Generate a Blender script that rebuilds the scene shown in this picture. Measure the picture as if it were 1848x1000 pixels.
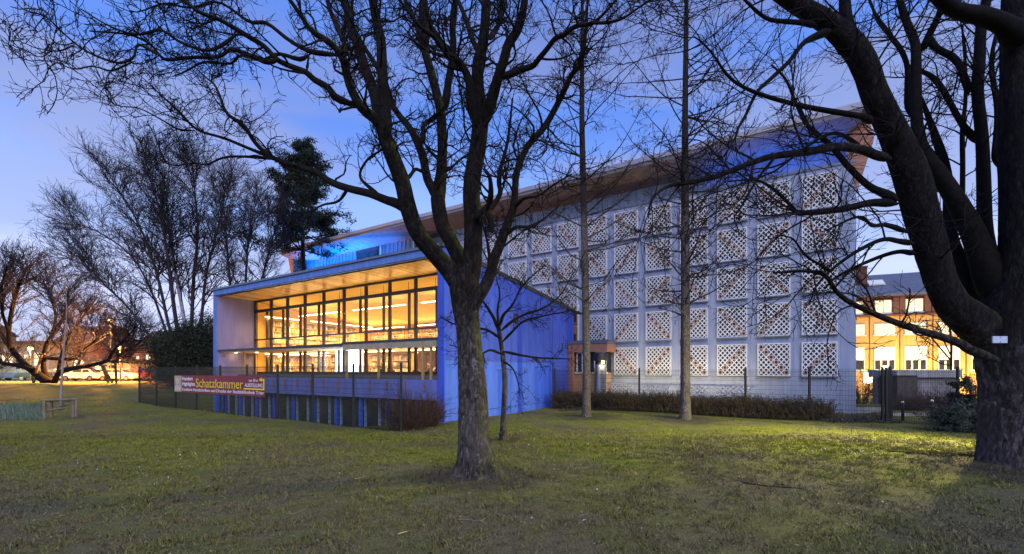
import bpy, bmesh, math, random
import numpy as np
from mathutils import Vector, Matrix

S = bpy.context.scene
for o in list(bpy.data.objects):
    bpy.data.objects.remove(o)
PI = math.pi
R = math.radians

# ------------------------------------------------------------------ camera
F, CX, HY, EYE = 811.0, 924.0, 670.0, 1.7
cam_d = bpy.data.cameras.new('camera')
cam = bpy.data.objects.new('camera', cam_d)
S.collection.objects.link(cam)
cam.location = (0, 0, EYE)
cam.rotation_euler = (PI / 2, 0, 0)
cam_d.sensor_width = 36
cam_d.lens = 36 * F / 1848
cam_d.shift_y = (HY - 500) / 1848
cam_d.clip_end = 3000
S.camera = cam
S.render.resolution_x, S.render.resolution_y = 1024, 554

# ------------------------------------------------------------------ dusk sky
SUN_EL, SUN_AZ = 38.0, 170.0      # the last glow: behind the camera, a little to the right
w = bpy.data.worlds.new('World')
S.world = w
w.use_nodes = True
nt = w.node_tree
nt.nodes.clear()
def wn(t, **k):
    n = nt.nodes.new(t)
    for a, b in k.items():
        setattr(n, a, b)
    return n
def wm(op, a, b=None, c=None):
    n = wn('ShaderNodeMath', operation=op)
    for i, x in enumerate((a, b, c)):
        if x is None:
            continue
        if isinstance(x, (int, float)):
            n.inputs[i].default_value = x
        else:
            nt.links.new(x, n.inputs[i])
    return n.outputs[0]
out = wn('ShaderNodeOutputWorld')
sky = wn('ShaderNodeTexSky', sky_type='NISHITA')
sky.sun_disc = False
sky.sun_elevation = R(-9)              # the sun itself has already set
sky.sun_rotation = R(SUN_AZ)
bg1 = wn('ShaderNodeBackground')
bg1.inputs[1].default_value = 0.05
nt.links.new(sky.outputs[0], bg1.inputs[0])
tc = wn('ShaderNodeTexCoord')
sep = wn('ShaderNodeSeparateXYZ')
nt.links.new(tc.outputs['Generated'], sep.inputs[0])
# stretched cloud banks
mp = wn('ShaderNodeMapping')
mp.inputs['Scale'].default_value = (1.1, 1.1, 5.5)
mp.inputs['Rotation'].default_value = (0.0, 0.30, 0.4)
nt.links.new(tc.outputs['Generated'], mp.inputs[0])
ns = wn('ShaderNodeTexNoise')
ns.inputs['Scale'].default_value = 2.1
ns.inputs['Detail'].default_value = 3.5
ns.inputs['Roughness'].default_value = 0.42
nt.links.new(mp.outputs[0], ns.inputs[0])
cl = wn('ShaderNodeMapRange', interpolation_type='SMOOTHSTEP')
cl.inputs[1].default_value = 0.40
cl.inputs[2].default_value = 0.62
nt.links.new(ns.outputs['Fac'], cl.inputs[0])
el = wm('ADD', sep.outputs[2], wm('MULTIPLY', wm('SUBTRACT', ns.outputs['Fac'], 0.5), 0.22))
ramp = wn('ShaderNodeValToRGB')
cr = ramp.color_ramp
cr.interpolation = 'EASE'
stops = [(0.0, (0.60, 0.63, 0.90)), (0.15, (0.50, 0.58, 0.92)), (0.28, (0.255, 0.405, 0.86)),
         (0.46, (0.105, 0.225, 0.68)), (0.75, (0.09, 0.18, 0.54)), (1.0, (0.08, 0.16, 0.50))]
cr.elements[0].position, cr.elements[0].color = stops[0][0], stops[0][1] + (1,)
cr.elements[1].position, cr.elements[1].color = stops[-1][0], stops[-1][1] + (1,)
for p, c in stops[1:-1]:
    e = cr.elements.new(p)
    e.color = c + (1,)
nt.links.new(el, ramp.inputs[0])
mixc = wn('ShaderNodeMix', data_type='RGBA')
cloudramp = wn('ShaderNodeValToRGB')
cloudramp.color_ramp.elements[0].color = (0.46, 0.53, 0.80, 1)
cloudramp.color_ramp.elements[1].color = (0.10, 0.155, 0.42, 1)
cloudramp.color_ramp.elements[1].position = 0.7
nt.links.new(sep.outputs[2], cloudramp.inputs[0])
nt.links.new(wm('MULTIPLY', cl.outputs[0], 0.85), mixc.inputs[0])
nt.links.new(ramp.outputs[0], mixc.inputs[6])
nt.links.new(cloudramp.outputs[0], mixc.inputs[7])
bg2 = wn('ShaderNodeBackground')
bg2.inputs[1].default_value = 1.10
nt.links.new(mixc.outputs[2], bg2.inputs[0])
ad = wn('ShaderNodeAddShader')
nt.links.new(bg1.outputs[0], ad.inputs[0])
nt.links.new(bg2.outputs[0], ad.inputs[1])
nt.links.new(ad.outputs[0], out.inputs[0])

sun_d = bpy.data.lights.new('dusk_glow', 'SUN')
sun_d.energy = 1.8
sun_d.angle = R(50)
sun_d.color = (0.93, 0.94, 1.0)
sun = bpy.data.objects.new('dusk_glow', sun_d)
S.collection.objects.link(sun)
_sv = Vector((math.sin(R(SUN_AZ)) * math.cos(R(SUN_EL)), math.cos(R(SUN_AZ)) * math.cos(R(SUN_EL)), math.sin(R(SUN_EL))))
sun.rotation_euler = (-_sv).to_track_quat('-Z', 'Y').to_euler()

S.view_settings.view_transform = 'Standard'
S.view_settings.look = 'None'
S.view_settings.gamma = 1
S.view_settings.exposure = 0.36
S.view_settings.use_curve_mapping = False
S.render.engine = 'CYCLES'
cy = S.cycles
cy.use_denoising = True
cy.max_bounces = 6
cy.diffuse_bounces = 3
cy.glossy_bounces = 3
cy.transparent_max_bounces = 24
cy.sample_clamp_indirect = 4
cy.caustics_reflective = False
cy.caustics_refractive = False

# ------------------------------------------------------------------ helpers
rng = np.random.default_rng(11)
rnd = random.Random(5)

def at(u, v, Y):
    return Vector(((u - CX) / F * Y, Y, EYE - (v - HY) / F * Y))

def smooth(a, b, x):
    t = np.clip((np.asarray(x, float) - a) / (b - a), 0, 1)
    return t * t * (3 - 2 * t)

ANG = math.atan2(-0.5371, 0.8437)          # the library's long fronts run this way
EX = np.array((0.8437, -0.5371))
EN = np.array((0.5371, 0.8437))
C0 = np.array((-2.75, 18.0))               # near corner of the low building
TC = np.array((16.31, 21.3))               # near corner of the stack block

def loc_low(X, Y):
    dx, dy = X - C0[0], Y - C0[1]
    return dx * EX[0] + dy * EX[1], dx * EN[0] + dy * EN[1]
def P_low(x, y):
    return C0 + EX * x + EN * y

def ground_h(X, Y):
    X = np.asarray(X, float); Y = np.asarray(Y, float)
    h = -0.35 * smooth(8, 16, Y)
    h = h + 0.85 * smooth(24, 42, Y) * smooth(-12, -22, X)
    xl, yl = loc_low(X, Y)
    pit = smooth(-2.7, -1.4, yl) * smooth(-1.6, -3.0, xl) * smooth(-20.2, -19.0, xl) * (1 - smooth(11, 12, yl))
    h = h - 1.75 * pit
    # slow roll of the lawn
    h = h + 0.05 * np.sin(X * 0.55 + 1.3) * np.sin(Y * 0.5) * smooth(60, 30, Y)
    # soil heaped at the two near trunks
    for tx, ty, a, s in ((-0.55, 7.3, .07, .6), (8.35, 7.45, .16, 1.5)):
        h = h + a * np.exp(-((X - tx) ** 2 + (Y - ty) ** 2) / (s * s))
    return h
def gz(X, Y):
    return float(ground_h(X, Y))

def tag(o, label=None, cat=None, group=None, kind=None):
    if label: o['label'] = label
    if cat: o['category'] = cat
    if group: o['group'] = group
    if kind: o['kind'] = kind
    return o

def link(o, parent=None):
    S.collection.objects.link(o)
    if parent is not None:
        o.parent = parent
    return o

def empty(name, loc, rz=0, label=None, cat=None, group=None):
    o = bpy.data.objects.new(name, None)
    o.empty_display_size = .2
    link(o)
    o.location = loc
    o.rotation_euler = (0, 0, rz)
    return tag(o, label, cat, group)

class MB:
    def __init__(s):
        s.v = []; s.f = []; s.m = []; s.mi = 0
    def poly(s, pts, faces):
        b = len(s.v)
        s.v += [tuple(p) for p in pts]
        s.f += [tuple(b + i for i in f) for f in faces]
        s.m += [s.mi] * len(faces)
        return s
    def box(s, x0, x1, y0, y1, z0, z1):
        return s.poly([(x0, y0, z0), (x1, y0, z0), (x1, y1, z0), (x0, y1, z0), (x0, y0, z1), (x1, y0, z1), (x1, y1, z1), (x0, y1, z1)],
                      [(0, 3, 2, 1), (4, 5, 6, 7), (0, 1, 5, 4), (1, 2, 6, 5), (2, 3, 7, 6), (3, 0, 4, 7)])
    def hexa(s, p):
        return s.poly(p, [(0, 3, 2, 1), (4, 5, 6, 7), (0, 1, 5, 4), (1, 2, 6, 5), (2, 3, 7, 6), (3, 0, 4, 7)])
    def prism(s, prof, axis, a, b):
        """profile of (p,q) extruded along axis from a to b; axis x:(y,z) y:(x,z) z:(x,y)"""
        def mk(p, q, t):
            return {'x': (t, p, q), 'y': (p, t, q), 'z': (p, q, t)}[axis]
        n = len(prof)
        pts = [mk(p, q, a) for p, q in prof] + [mk(p, q, b) for p, q in prof]
        fs = [tuple(range(n - 1, -1, -1)), tuple(range(n, 2 * n))] + [(i, (i + 1) % n, n + (i + 1) % n, n + i) for i in range(n)]
        return s.poly(pts, fs)
    def tube(s, pts, radii, sides=8, cap=True):
        pts = [Vector(p) for p in pts]
        if isinstance(radii, (int, float)):
            radii = [radii] * len(pts)
        ref = None
        rings = []
        for i, p in enumerate(pts):
            t = (pts[min(i + 1, len(pts) - 1)] - pts[max(i - 1, 0)]).normalized()
            if ref is None or abs(t.dot(ref)) > .95:
                ref = Vector((0, 0, 1)) if abs(t.z) < .9 else Vector((1, 0, 0))
            n = t.cross(ref).normalized(); b = t.cross(n)
            rings.append([p + (n * math.cos(k * 2 * PI / sides) + b * math.sin(k * 2 * PI / sides)) * radii[i] for k in range(sides)])
        fs = []
        for i in range(len(pts) - 1):
            for k in range(sides):
                a = i * sides + k; c = i * sides + (k + 1) % sides
                fs.append((a, a + sides, c + sides, c))
        if cap:
            fs.append(tuple(range(sides)))
            fs.append(tuple(reversed(range((len(pts) - 1) * sides, len(pts) * sides))))
        return s.poly([q for r in rings for q in r], fs)
    def lathe(s, prof, cx=0, cy=0, sides=20):
        pts = []
        for r, z in prof:
            for k in range(sides):
                a = k * 2 * PI / sides
                pts.append((cx + r * math.cos(a), cy + r * math.sin(a), z))
        fs = []
        for i in range(len(prof) - 1):
            for k in range(sides):
                a = i * sides + k; c = i * sides + (k + 1) % sides
                fs.append((a, c, c + sides, a + sides))
        fs.append(tuple(reversed(range(sides))))
        fs.append(tuple(range((len(prof) - 1) * sides, len(prof) * sides)))
        return s.poly(pts, fs)
    def build(s, name, mats, parent=None, smooth_=False, loc=None, kind=None):
        me = bpy.data.meshes.new(name)
        me.from_pydata(s.v, [], s.f)
        if not isinstance(mats, (list, tuple)):
            mats = [mats]
        for m in mats:
            me.materials.append(m)
        if len(mats) > 1:
            me.polygons.foreach_set('material_index', s.m)
        if smooth_:
            me.polygons.foreach_set('use_smooth', [True] * len(s.f))
        me.update()
        o = bpy.data.objects.new(name, me)
        link(o, parent)
        if loc is not None:
            o.location = loc
        if kind: o['kind'] = kind
        return o

def np_mesh(name, V, Fq, mat, parent=None, sm=True, kind=None, attr=None):
    """V (n,3), Fq (m,k) all the same k"""
    me = bpy.data.meshes.new(name)
    V = np.ascontiguousarray(V, dtype=np.float32)
    Fq = np.ascontiguousarray(Fq, dtype=np.int32)
    k = Fq.shape[1]
    me.vertices.add(len(V))
    me.vertices.foreach_set('co', V.ravel())
    me.loops.add(Fq.size)
    me.loops.foreach_set('vertex_index', Fq.ravel())
    me.polygons.add(len(Fq))
    me.polygons.foreach_set('loop_start', np.arange(0, Fq.size, k, dtype=np.int32))
    me.polygons.foreach_set('loop_total', np.full(len(Fq), k, dtype=np.int32))
    if sm:
        me.polygons.foreach_set('use_smooth', np.ones(len(Fq), dtype=bool))
    if attr is not None:
        a = me.attributes.new('rnd', 'FLOAT', 'POINT')
        a.data.foreach_set('value', np.ascontiguousarray(attr, dtype=np.float32))
    me.materials.append(mat)
    me.update()
    me.validate()
    o = bpy.data.objects.new(name, me)
    link(o, parent)
    if kind: o['kind'] = kind
    return o

def copy_of(o, parent=None, loc=None, rz=None):
    c = o.copy()
    link(c)
    c.parent = parent
    if loc is not None: c.location = loc
    if rz is not None: c.rotation_euler.z = rz
    return c
def copy_tree(root, loc, rz=0, label=None):
    c = copy_of(root, None, loc, rz)
    if label: c['label'] = label
    for ch in list(root.children):
        d = copy_of(ch, c)
        for g in list(ch.children):
            copy_of(g, d)
    return c

# ------------------------------------------------------------------ materials
class NT:
    def __init__(s, name):
        s.mat = bpy.data.materials.new(name)
        s.mat.use_nodes = True
        s.t = s.mat.node_tree
        s.b = s.t.nodes['Principled BSDF']
        s.geo = None
    def n(s, t, **k):
        x = s.t.nodes.new(t)
        for a, b in k.items():
            setattr(x, a, b)
        return x
    def l(s, a, b):
        s.t.links.new(a, b)
    def pos(s, obj=False):
        if obj:
            return s.n('ShaderNodeTexCoord').outputs['Object']
        if s.geo is None:
            s.geo = s.n('ShaderNodeNewGeometry')
        return s.geo.outputs['Position']
    def map(s, src, scale, rot=(0, 0, 0)):
        m = s.n('ShaderNodeMapping')
        m.inputs['Scale'].default_value = scale
        m.inputs['Rotation'].default_value = rot
        s.l(src, m.inputs[0])
        return m.outputs[0]
    def noise(s, src, scale, detail=4, rough=.55, dist=0):
        m = s.n('ShaderNodeTexNoise')
        m.inputs['Scale'].default_value = scale
        m.inputs['Detail'].default_value = detail
        m.inputs['Roughness'].default_value = rough
        m.inputs['Distortion'].default_value = dist
        s.l(src, m.inputs[0])
        return m.outputs['Fac']
    def ramp(s, fac, stops):
        m = s.n('ShaderNodeValToRGB')
        c = m.color_ramp
        c.elements[0].position = stops[0][0]; c.elements[0].color = tuple(stops[0][1]) + (1,)
        c.elements[1].position = stops[-1][0]; c.elements[1].color = tuple(stops[-1][1]) + (1,)
        for p, q in stops[1:-1]:
            e = c.elements.new(p); e.color = tuple(q) + (1,)
        s.l(fac, m.inputs[0])
        return m.outputs[0]
    def rng(s, fac, a, b, c=0, d=1):
        m = s.n('ShaderNodeMapRange', interpolation_type='SMOOTHSTEP')
        for i, x in zip((1, 2, 3, 4), (a, b, c, d)):
            m.inputs[i].default_value = x
        s.l(fac, m.inputs[0])
        return m.outputs[0]
    def mix(s, fac, a, b, mode='MIX'):
        m = s.n('ShaderNodeMix', data_type='RGBA', blend_type=mode)
        for i, x in ((0, fac), (6, a), (7, b)):
            if isinstance(x, (int, float)):
                m.inputs[i].default_value = x
            elif isinstance(x, tuple):
                m.inputs[i].default_value = x + (1,)
            else:
                s.l(x, m.inputs[i])
        return m.outputs[2]
    def math(s, op, a, b=None, c=None):
        m = s.n('ShaderNodeMath', operation=op)
        for i, x in enumerate((a, b, c)):
            if x is None: continue
            if isinstance(x, (int, float)): m.inputs[i].default_value = x
            else: s.l(x, m.inputs[i])
        return m.outputs[0]
    def bump(s, h, st=.3, d=.02):
        m = s.n('ShaderNodeBump')
        m.inputs['Strength'].default_value = st
        m.inputs['Distance'].default_value = d
        s.l(h, m.inputs['Height'])
        s.l(m.outputs[0], s.b.inputs['Normal'])
    def base(s, c):
        if isinstance(c, tuple): s.b.inputs['Base Color'].default_value = c + (1,)
        else: s.l(c, s.b.inputs['Base Color'])
    def set(s, **k):
        for a, b in k.items():
            s.b.inputs[a.replace('_', ' ')].default_value = b
        return s

def M_plain(name, col, rough=.7, var=.18, scale=3., bump=.15, metal=0, fine=40.):
    m = NT(name)
    p = m.pos()
    n1 = m.noise(p, scale, 5)
    lo = tuple(max(0, c * (1 - var)) for c in col); hi = tuple(min(1, c * (1 + var)) for c in col)
    m.base(m.ramp(n1, [(.3, lo), (.7, hi)]))
    m.set(Roughness=rough, Metallic=metal)
    if rough >= .8: m.set(Specular_IOR_Level=.1)
    if bump:
        m.bump(m.noise(p, fine, 3), bump, .01)
    return m.mat

def M_emit(name, col, st):
    m = NT(name)
    m.base((0.02, 0.02, 0.02))
    m.b.inputs['Emission Color'].default_value = col + (1,)
    m.b.inputs['Emission Strength'].default_value = st
    return m.mat

def M_render(name, col, streak=.25, scale=1.0):
    """painted render with weather streaks running down"""
    m = NT(name)
    p = m.pos()
    a = m.noise(m.map(p, (1.6, 1.6, .22)), 2.2 * scale, 5, .6)
    b = m.noise(p, .45, 4)
    lo = tuple(c * (1 - streak) for c in col)
    hi = tuple(min(1, c * 1.08) for c in col)
    c = m.mix(m.rng(a, .35, .75), lo, hi)
    c = m.mix(m.math('MULTIPLY', m.rng(b, .5, .75), .25), c, tuple(x * .75 for x in col))
    m.base(c)
    m.set(Roughness=.85, Specular_IOR_Level=.15)
    m.bump(m.noise(p, 60, 3), .2, .008)
    return m.mat

def M_bark(name, dark, light, moss=.0, sc=1.0, high=3.0):
    m = NT(name)
    p = m.pos()
    warp = m.n('ShaderNodeTexNoise'); warp.inputs['Scale'].default_value = 6; m.l(p, warp.inputs[0])
    pw = m.mix(.05, p, warp.outputs['Color'], 'ADD')
    a = m.noise(m.map(pw, (6 * sc, 6 * sc, 2.6 * sc)), 2.0, 8, .68, .6)
    vor = m.n('ShaderNodeTexVoronoi', feature='F1'); vor.inputs['Scale'].default_value = 3.0
    m.l(m.map(pw, (7 * sc, 7 * sc, 3.0 * sc)), vor.inputs['Vector'])
    plate = m.n('ShaderNodeSeparateColor'); m.l(vor.outputs['Color'], plate.inputs[0])
    edge = m.rng(vor.outputs['Distance'], .25, .75)
    cr_ = m.math('MULTIPLY', m.rng(m.noise(m.map(pw, (13 * sc, 13 * sc, 2.4 * sc)), 2.2, 6, .7, .5), .34, .56), m.math('SUBTRACT', 1, m.math('MULTIPLY', edge, .6)))
    blot = m.noise(p, 2.2 * sc, 5, .6)
    c = m.ramp(m.math('ADD', m.math('MULTIPLY', a, .7), m.math('MULTIPLY', plate.outputs[0], .3)), [(.28, dark), (.5, tuple((x + y) / 2 for x, y in zip(dark, light))), (.70, light)])
    c = m.mix(m.math('SUBTRACT', .7, m.math('MULTIPLY', cr_, .7)), c, tuple(x * .35 for x in dark))
    c = m.mix(m.math('MULTIPLY', m.rng(blot, .45, .68), .5), c, tuple(x * .85 for x in light))
    c = m.mix(m.math('MULTIPLY', m.rng(m.noise(p, 1.1 * sc, 4, .6), .5, .7), .55), c, tuple(x * .8 for x in dark))
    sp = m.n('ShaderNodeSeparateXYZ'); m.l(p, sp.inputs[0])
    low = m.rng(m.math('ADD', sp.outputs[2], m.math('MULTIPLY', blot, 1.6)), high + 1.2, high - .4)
    c = m.mix(low, m.mix(.86, c, tuple(x * .32 for x in dark)), c)  # painted shade: bark darkens with height, lower trunk left as if lit
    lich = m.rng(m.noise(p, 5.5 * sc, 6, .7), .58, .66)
    c = m.mix(m.math('MULTIPLY', m.math('MULTIPLY', lich, .6), low), c, (.26, .245, .24))  # lichen spots, confined to the painted-lit lower trunk
    if moss:
        nx = m.n('ShaderNodeSeparateXYZ'); m.l(m.geo.outputs['Normal'], nx.inputs[0])
        side = m.rng(m.math('ADD', m.math('MULTIPLY', nx.outputs[0], .5), m.math('MULTIPLY', nx.outputs[2], .8)), .1, .8)
        mm = m.math('MULTIPLY', side, m.rng(m.noise(p, 3.5, 5), .42, .62))
        c = m.mix(m.math('MULTIPLY', mm, moss), c, (.10, .11, .018))
    m.base(c)
    m.set(Roughness=.95, Specular_IOR_Level=.06)
    m.bump(m.math('ADD', m.math('MULTIPLY', a, .6), cr_), .9, .03)
    return m.mat

def M_rnd(name, lo, hi, rough=.85, big=None):
    """colour by the per-vertex rnd attribute, with broad patches"""
    m = NT(name)
    at_ = m.n('ShaderNodeAttribute', attribute_name='rnd')
    c = m.ramp(at_.outputs['Fac'], [(0, lo), (1, hi)])
    m.base(c)
    m.set(Roughness=rough, Specular_IOR_Level=.15)
    return m.mat

def M_glass(name, tint=(1, 1, 1), refl=.09):
    m = NT(name)
    m.t.nodes.remove(m.b)
    o = m.t.nodes['Material Output']
    tr = m.n('ShaderNodeBsdfTransparent'); tr.inputs[0].default_value = tint + (1,)
    gl = m.n('ShaderNodeBsdfGlossy'); gl.inputs['Roughness'].default_value = .02
    mx = m.n('ShaderNodeMixShader')
    lw = m.n('ShaderNodeLayerWeight'); lw.inputs[0].default_value = .5
    m.l(m.math('ADD', m.math('MULTIPLY', m.math('POWER', lw.outputs['Facing'], 4), .5), refl * .3), mx.inputs[0])
    m.l(tr.outputs[0], mx.inputs[1]); m.l(gl.outputs[0], mx.inputs[2])
    m.l(mx.outputs[0], o.inputs[0])
    return m.mat

def M_wood(name, a, b, rough=.45, axis=1):
    m = NT(name)
    p = m.pos(True)
    oi = m.n('ShaderNodeObjectInfo')
    sc = [9, 9, 9]; sc[axis] = .8
    g = m.noise(m.map(p, tuple(sc)), 3.0, 5, .6, .4)
    v = m.math('ADD', m.math('MULTIPLY', g, .55), m.math('MULTIPLY', oi.outputs['Random'], .5))
    m.base(m.ramp(v, [(.15, a), (.85, b)]))
    m.set(Roughness=rough)
    return m.mat

MT = {}
MT['blue_wall'] = M_render('blue_render', (.075, .125, .62), .20)
MT['blue_patch'] = M_render('pale_blue_repaint', (.092, .185, .80), .16)
MT['blue_patch2'] = M_render('mid_blue_repaint', (.058, .135, .76), .18)
MT['blue_fascia'] = M_render('blue_fascia_paint', (.13, .225, .58), .18)
MT['blue_spandrel'] = M_render('blue_spandrel_paint', (.17, .205, .56), .22)
MT['lilac'] = M_render('lilac_render', (.22, .21, .44), .12)
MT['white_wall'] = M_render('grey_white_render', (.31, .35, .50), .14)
MT['zinc'] = M_plain('zinc_edge', (.16, .18, .24), .5, .15, 2, .05, .5)
MT['zinc_dark'] = M_plain('dark_zinc', (.06, .065, .08), .5, .15, 2, .05, .5)
MT['dark_metal'] = M_plain('dark_window_metal', (.018, .017, .018), .45, .2, 3, .0)
MT['bronze'] = M_plain('bronze_mullion', (.10, .06, .03), .4, .2, 3, 0, .3)
MT['ochre_post'] = M_plain('ochre_post_paint', (.45, .30, .11), .5, .1, 3, 0)
MT['soffit'] = M_wood('soffit_boards', (.36, .18, .06), (.82, .56, .26), .26, 1)
MT['ceiling'] = M_plain('warm_ceiling', (.74, .55, .19), .8, .06, 1.5, 0)
MT['orange_wall'] = M_plain('warm_inner_wall', (.70, .44, .11), .8, .08, 1.5, 0)
MT['floor_in'] = M_plain('parquet', (.35, .22, .10), .4, .2, 3, 0)
MT['shelf'] = M_plain('beech_shelf', (.62, .43, .20), .6, .12, 4, 0)
MT['glass'] = M_glass('window_glass')
MT['dark_glass'] = M_plain('dark_pane', (.050, .046, .046), .10, .4, 1.2, 0)
MT['concrete'] = M_render('concrete', (.33, .32, .33), .3)
MT['ring'] = M_plain('terracotta_ring', (.47, .33, .29), .8, .15, 5, .1)
MT['lattice'] = M_render('white_lattice_concrete', (.66, .66, .73), .14, 2.0)
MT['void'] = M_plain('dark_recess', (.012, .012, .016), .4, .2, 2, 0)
MT['clad'] = M_plain('standing_seam_cladding', (.26, .30, .40), .45, .12, 2, .03, .3)
MT['roof_soffit'] = M_plain('brown_eave_boards', (.20, .165, .17), .75, .2, 2.5, .1)
MT['roof_edge'] = M_plain('pale_roof_edge', (.34, .32, .38), .5, .1, 2, 0, .2)
MT['terracotta'] = M_plain('terracotta_boards', (.34, .155, .105), .7, .14, 5, .1)
MT['orange_board'] = M_plain('orange_boards', (.44, .25, .14), .7, .12, 4, .1)
MT['white_paint'] = M_plain('white_paint', (.72, .71, .68), .5, .08, 3, 0)
MT['fence'] = M_plain('dark_green_fence_metal', (.013, .015, .013), .6, .2, 4, 0, 0)
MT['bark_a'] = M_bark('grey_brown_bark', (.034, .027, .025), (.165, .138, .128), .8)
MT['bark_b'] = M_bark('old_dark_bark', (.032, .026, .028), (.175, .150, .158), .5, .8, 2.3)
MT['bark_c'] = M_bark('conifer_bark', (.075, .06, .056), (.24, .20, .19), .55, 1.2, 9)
MT['limb_a'] = M_plain('dark_limb_bark', (.017, .014, .013), .92, .4, 9, .7, 0, 30)
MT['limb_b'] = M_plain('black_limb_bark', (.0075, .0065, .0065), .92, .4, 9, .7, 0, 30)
MT['twig'] = M_plain('twig_bark', (.017, .013, .014), .9, .25, 5, 0)
MT['twig_c'] = M_plain('conifer_twig_bark', (.028, .020, .021), .9, .25, 5, 0)
MT['twig_far'] = M_plain('far_twig_bark', (.036, .031, .038), .9, .2, .5, 0)
MT['pale_bark'] = M_plain('pale_birch_bark', (.30, .30, .34), .8, .25, 2, .2)
MT['young_bark'] = M_plain('young_pale_bark', (.24, .21, .21), .85, .3, 6, .2)
MT['post_wood'] = M_plain('weathered_post_wood', (.19, .15, .11), .9, .3, 8, .4)
MT['lamp_post'] = M_plain('lamp_post_metal', (.05, .05, .05), .5, .2, 3, 0, .4)

# ------------------------------------------------------------------ ground
def ground_colour(m, p, blades=False):
    """patchy winter lawn; used by soil and blades alike so the patches agree"""
    a = m.noise(p, .35, 5, .62)
    b = m.noise(p, 1.7, 5, .65)
    c = m.noise(p, 9, 4, .7)
    s = 2.1 if blades else 1.6
    green = tuple(x * s for x in (.150, .170, .026))
    yell = tuple(x * s for x in (.260, .265, .026))
    dry = tuple(x * s for x in (.150, .125, .088))
    soil = tuple(x * s for x in (.060, .048, .043))
    col = m.mix(m.rng(b, .35, .68), green, yell)
    worn_dim = m.rng(m.math('ADD', m.math('MULTIPLY', a, .6), m.math('MULTIPLY', b, .4)), .43, .60)
    # front lawn: worn grass, plus the dim foreground painted into its colour
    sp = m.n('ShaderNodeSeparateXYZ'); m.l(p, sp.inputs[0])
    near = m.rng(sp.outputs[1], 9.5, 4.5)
    worn_dim = m.math('MINIMUM', m.math('ADD', worn_dim, m.math('MULTIPLY', near, .62)), 1.0)
    col = m.mix(m.math('MULTIPLY', worn_dim, .8), col, dry)
    bare = m.rng(m.math('ADD', m.math('MULTIPLY', c, .35), m.math('MULTIPLY', a, .65)), .56, .66)
    col = m.mix(m.math('MULTIPLY', bare, .75), col, soil)
    # bare earth round each trunk
    for tx, ty, r0, r1 in ((-.55, 7.3, .45, 1.5), (8.35, 7.45, .9, 1.9), (3.33, 20.3, .6, 2.6), (7.35, 19.1, .6, 2.4), (-.24, 12.4, .2, 1.0)):
        d = m.n('ShaderNodeVectorMath', operation='DISTANCE')
        fl = m.n('ShaderNodeCombineXYZ'); m.l(sp.outputs[0], fl.inputs[0]); m.l(sp.outputs[1], fl.inputs[1])
        m.l(fl.outputs[0], d.inputs[0]); d.inputs[1].default_value = (tx, ty, 0)
        k = m.rng(m.math('ADD', d.outputs['Value'], m.math('MULTIPLY', m.math('SUBTRACT', b, .5), r1 * 1.2)), r0, r1, 1, 0)
        col = m.mix(m.math('MULTIPLY', k, .8), col, soil)
    grit = m.noise(p, 55, 3, .75)
    col = m.mix(m.math('MULTIPLY', m.rng(grit, .42, .62), .55), col, tuple(x * .35 for x in soil))
    return m.mix(m.math('MULTIPLY', m.rng(c, .3, .75), .35), m.mix(.5, col, tuple(x * .3 for x in soil)), col)

g = NT('winter_lawn')
p = g.pos()
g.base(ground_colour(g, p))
g.set(Roughness=.95, Specular_IOR_Level=.05)
g.bump(g.math('ADD', g.noise(p, 5, 5, .7), g.math('MULTIPLY', g.noise(p, 45, 3, .7), .5)), .9, .06)
MT['lawn'] = g.mat
g = NT('grass_blade')
p = g.pos()
at_ = g.n('ShaderNodeAttribute', attribute_name='rnd')
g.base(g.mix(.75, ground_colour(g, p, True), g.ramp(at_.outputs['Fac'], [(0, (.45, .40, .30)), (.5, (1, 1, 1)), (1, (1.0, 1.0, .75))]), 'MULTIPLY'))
g.set(Roughness=.8, Specular_IOR_Level=.15)
MT['blade'] = g.mat

xs = np.concatenate([-np.geomspace(900, 34, 24), np.arange(-32, 26, .33), np.geomspace(27, 900, 24)])
ys = np.concatenate([-np.geomspace(300, 6, 14), np.arange(-4, 44, .33), np.geomspace(45.5, 1500, 30)])
GX, GY = np.meshgrid(xs, ys)
GZ = ground_h(GX, GY) + rng.normal(0, .006, GX.shape)
V = np.stack([GX, GY, GZ], -1).reshape(-1, 3)
nx = len(xs)
ii, jj = np.meshgrid(np.arange(nx - 1), np.arange(len(ys) - 1))
a = (jj * nx + ii).ravel()
ground = np_mesh('ground', V, np.stack([a, a + 1, a + 1 + nx, a + nx], 1), MT['lawn'])
ground['kind'] = 'structure'

# asphalt of the car park beyond the lawn
m = MB()
for (x0, x1, y0, y1) in ((-75, -24, 52, 66),):
    n = 20
    for k in range(n):
        xa, xb = x0 + (x1 - x0) * k / n, x0 + (x1 - x0) * (k + 1) / n
        m.poly([(xa, y0, gz(xa, y0) + .03), (xb, y0, gz(xb, y0) + .03), (xb, y1, gz(xb, y1) + .03), (xa, y1, gz(xa, y1) + .03)], [(0, 1, 2, 3)])
m.build('car_park', M_plain('asphalt', (.055, .052, .05), .85, .25, 2, .2))['kind'] = 'structure'

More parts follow.
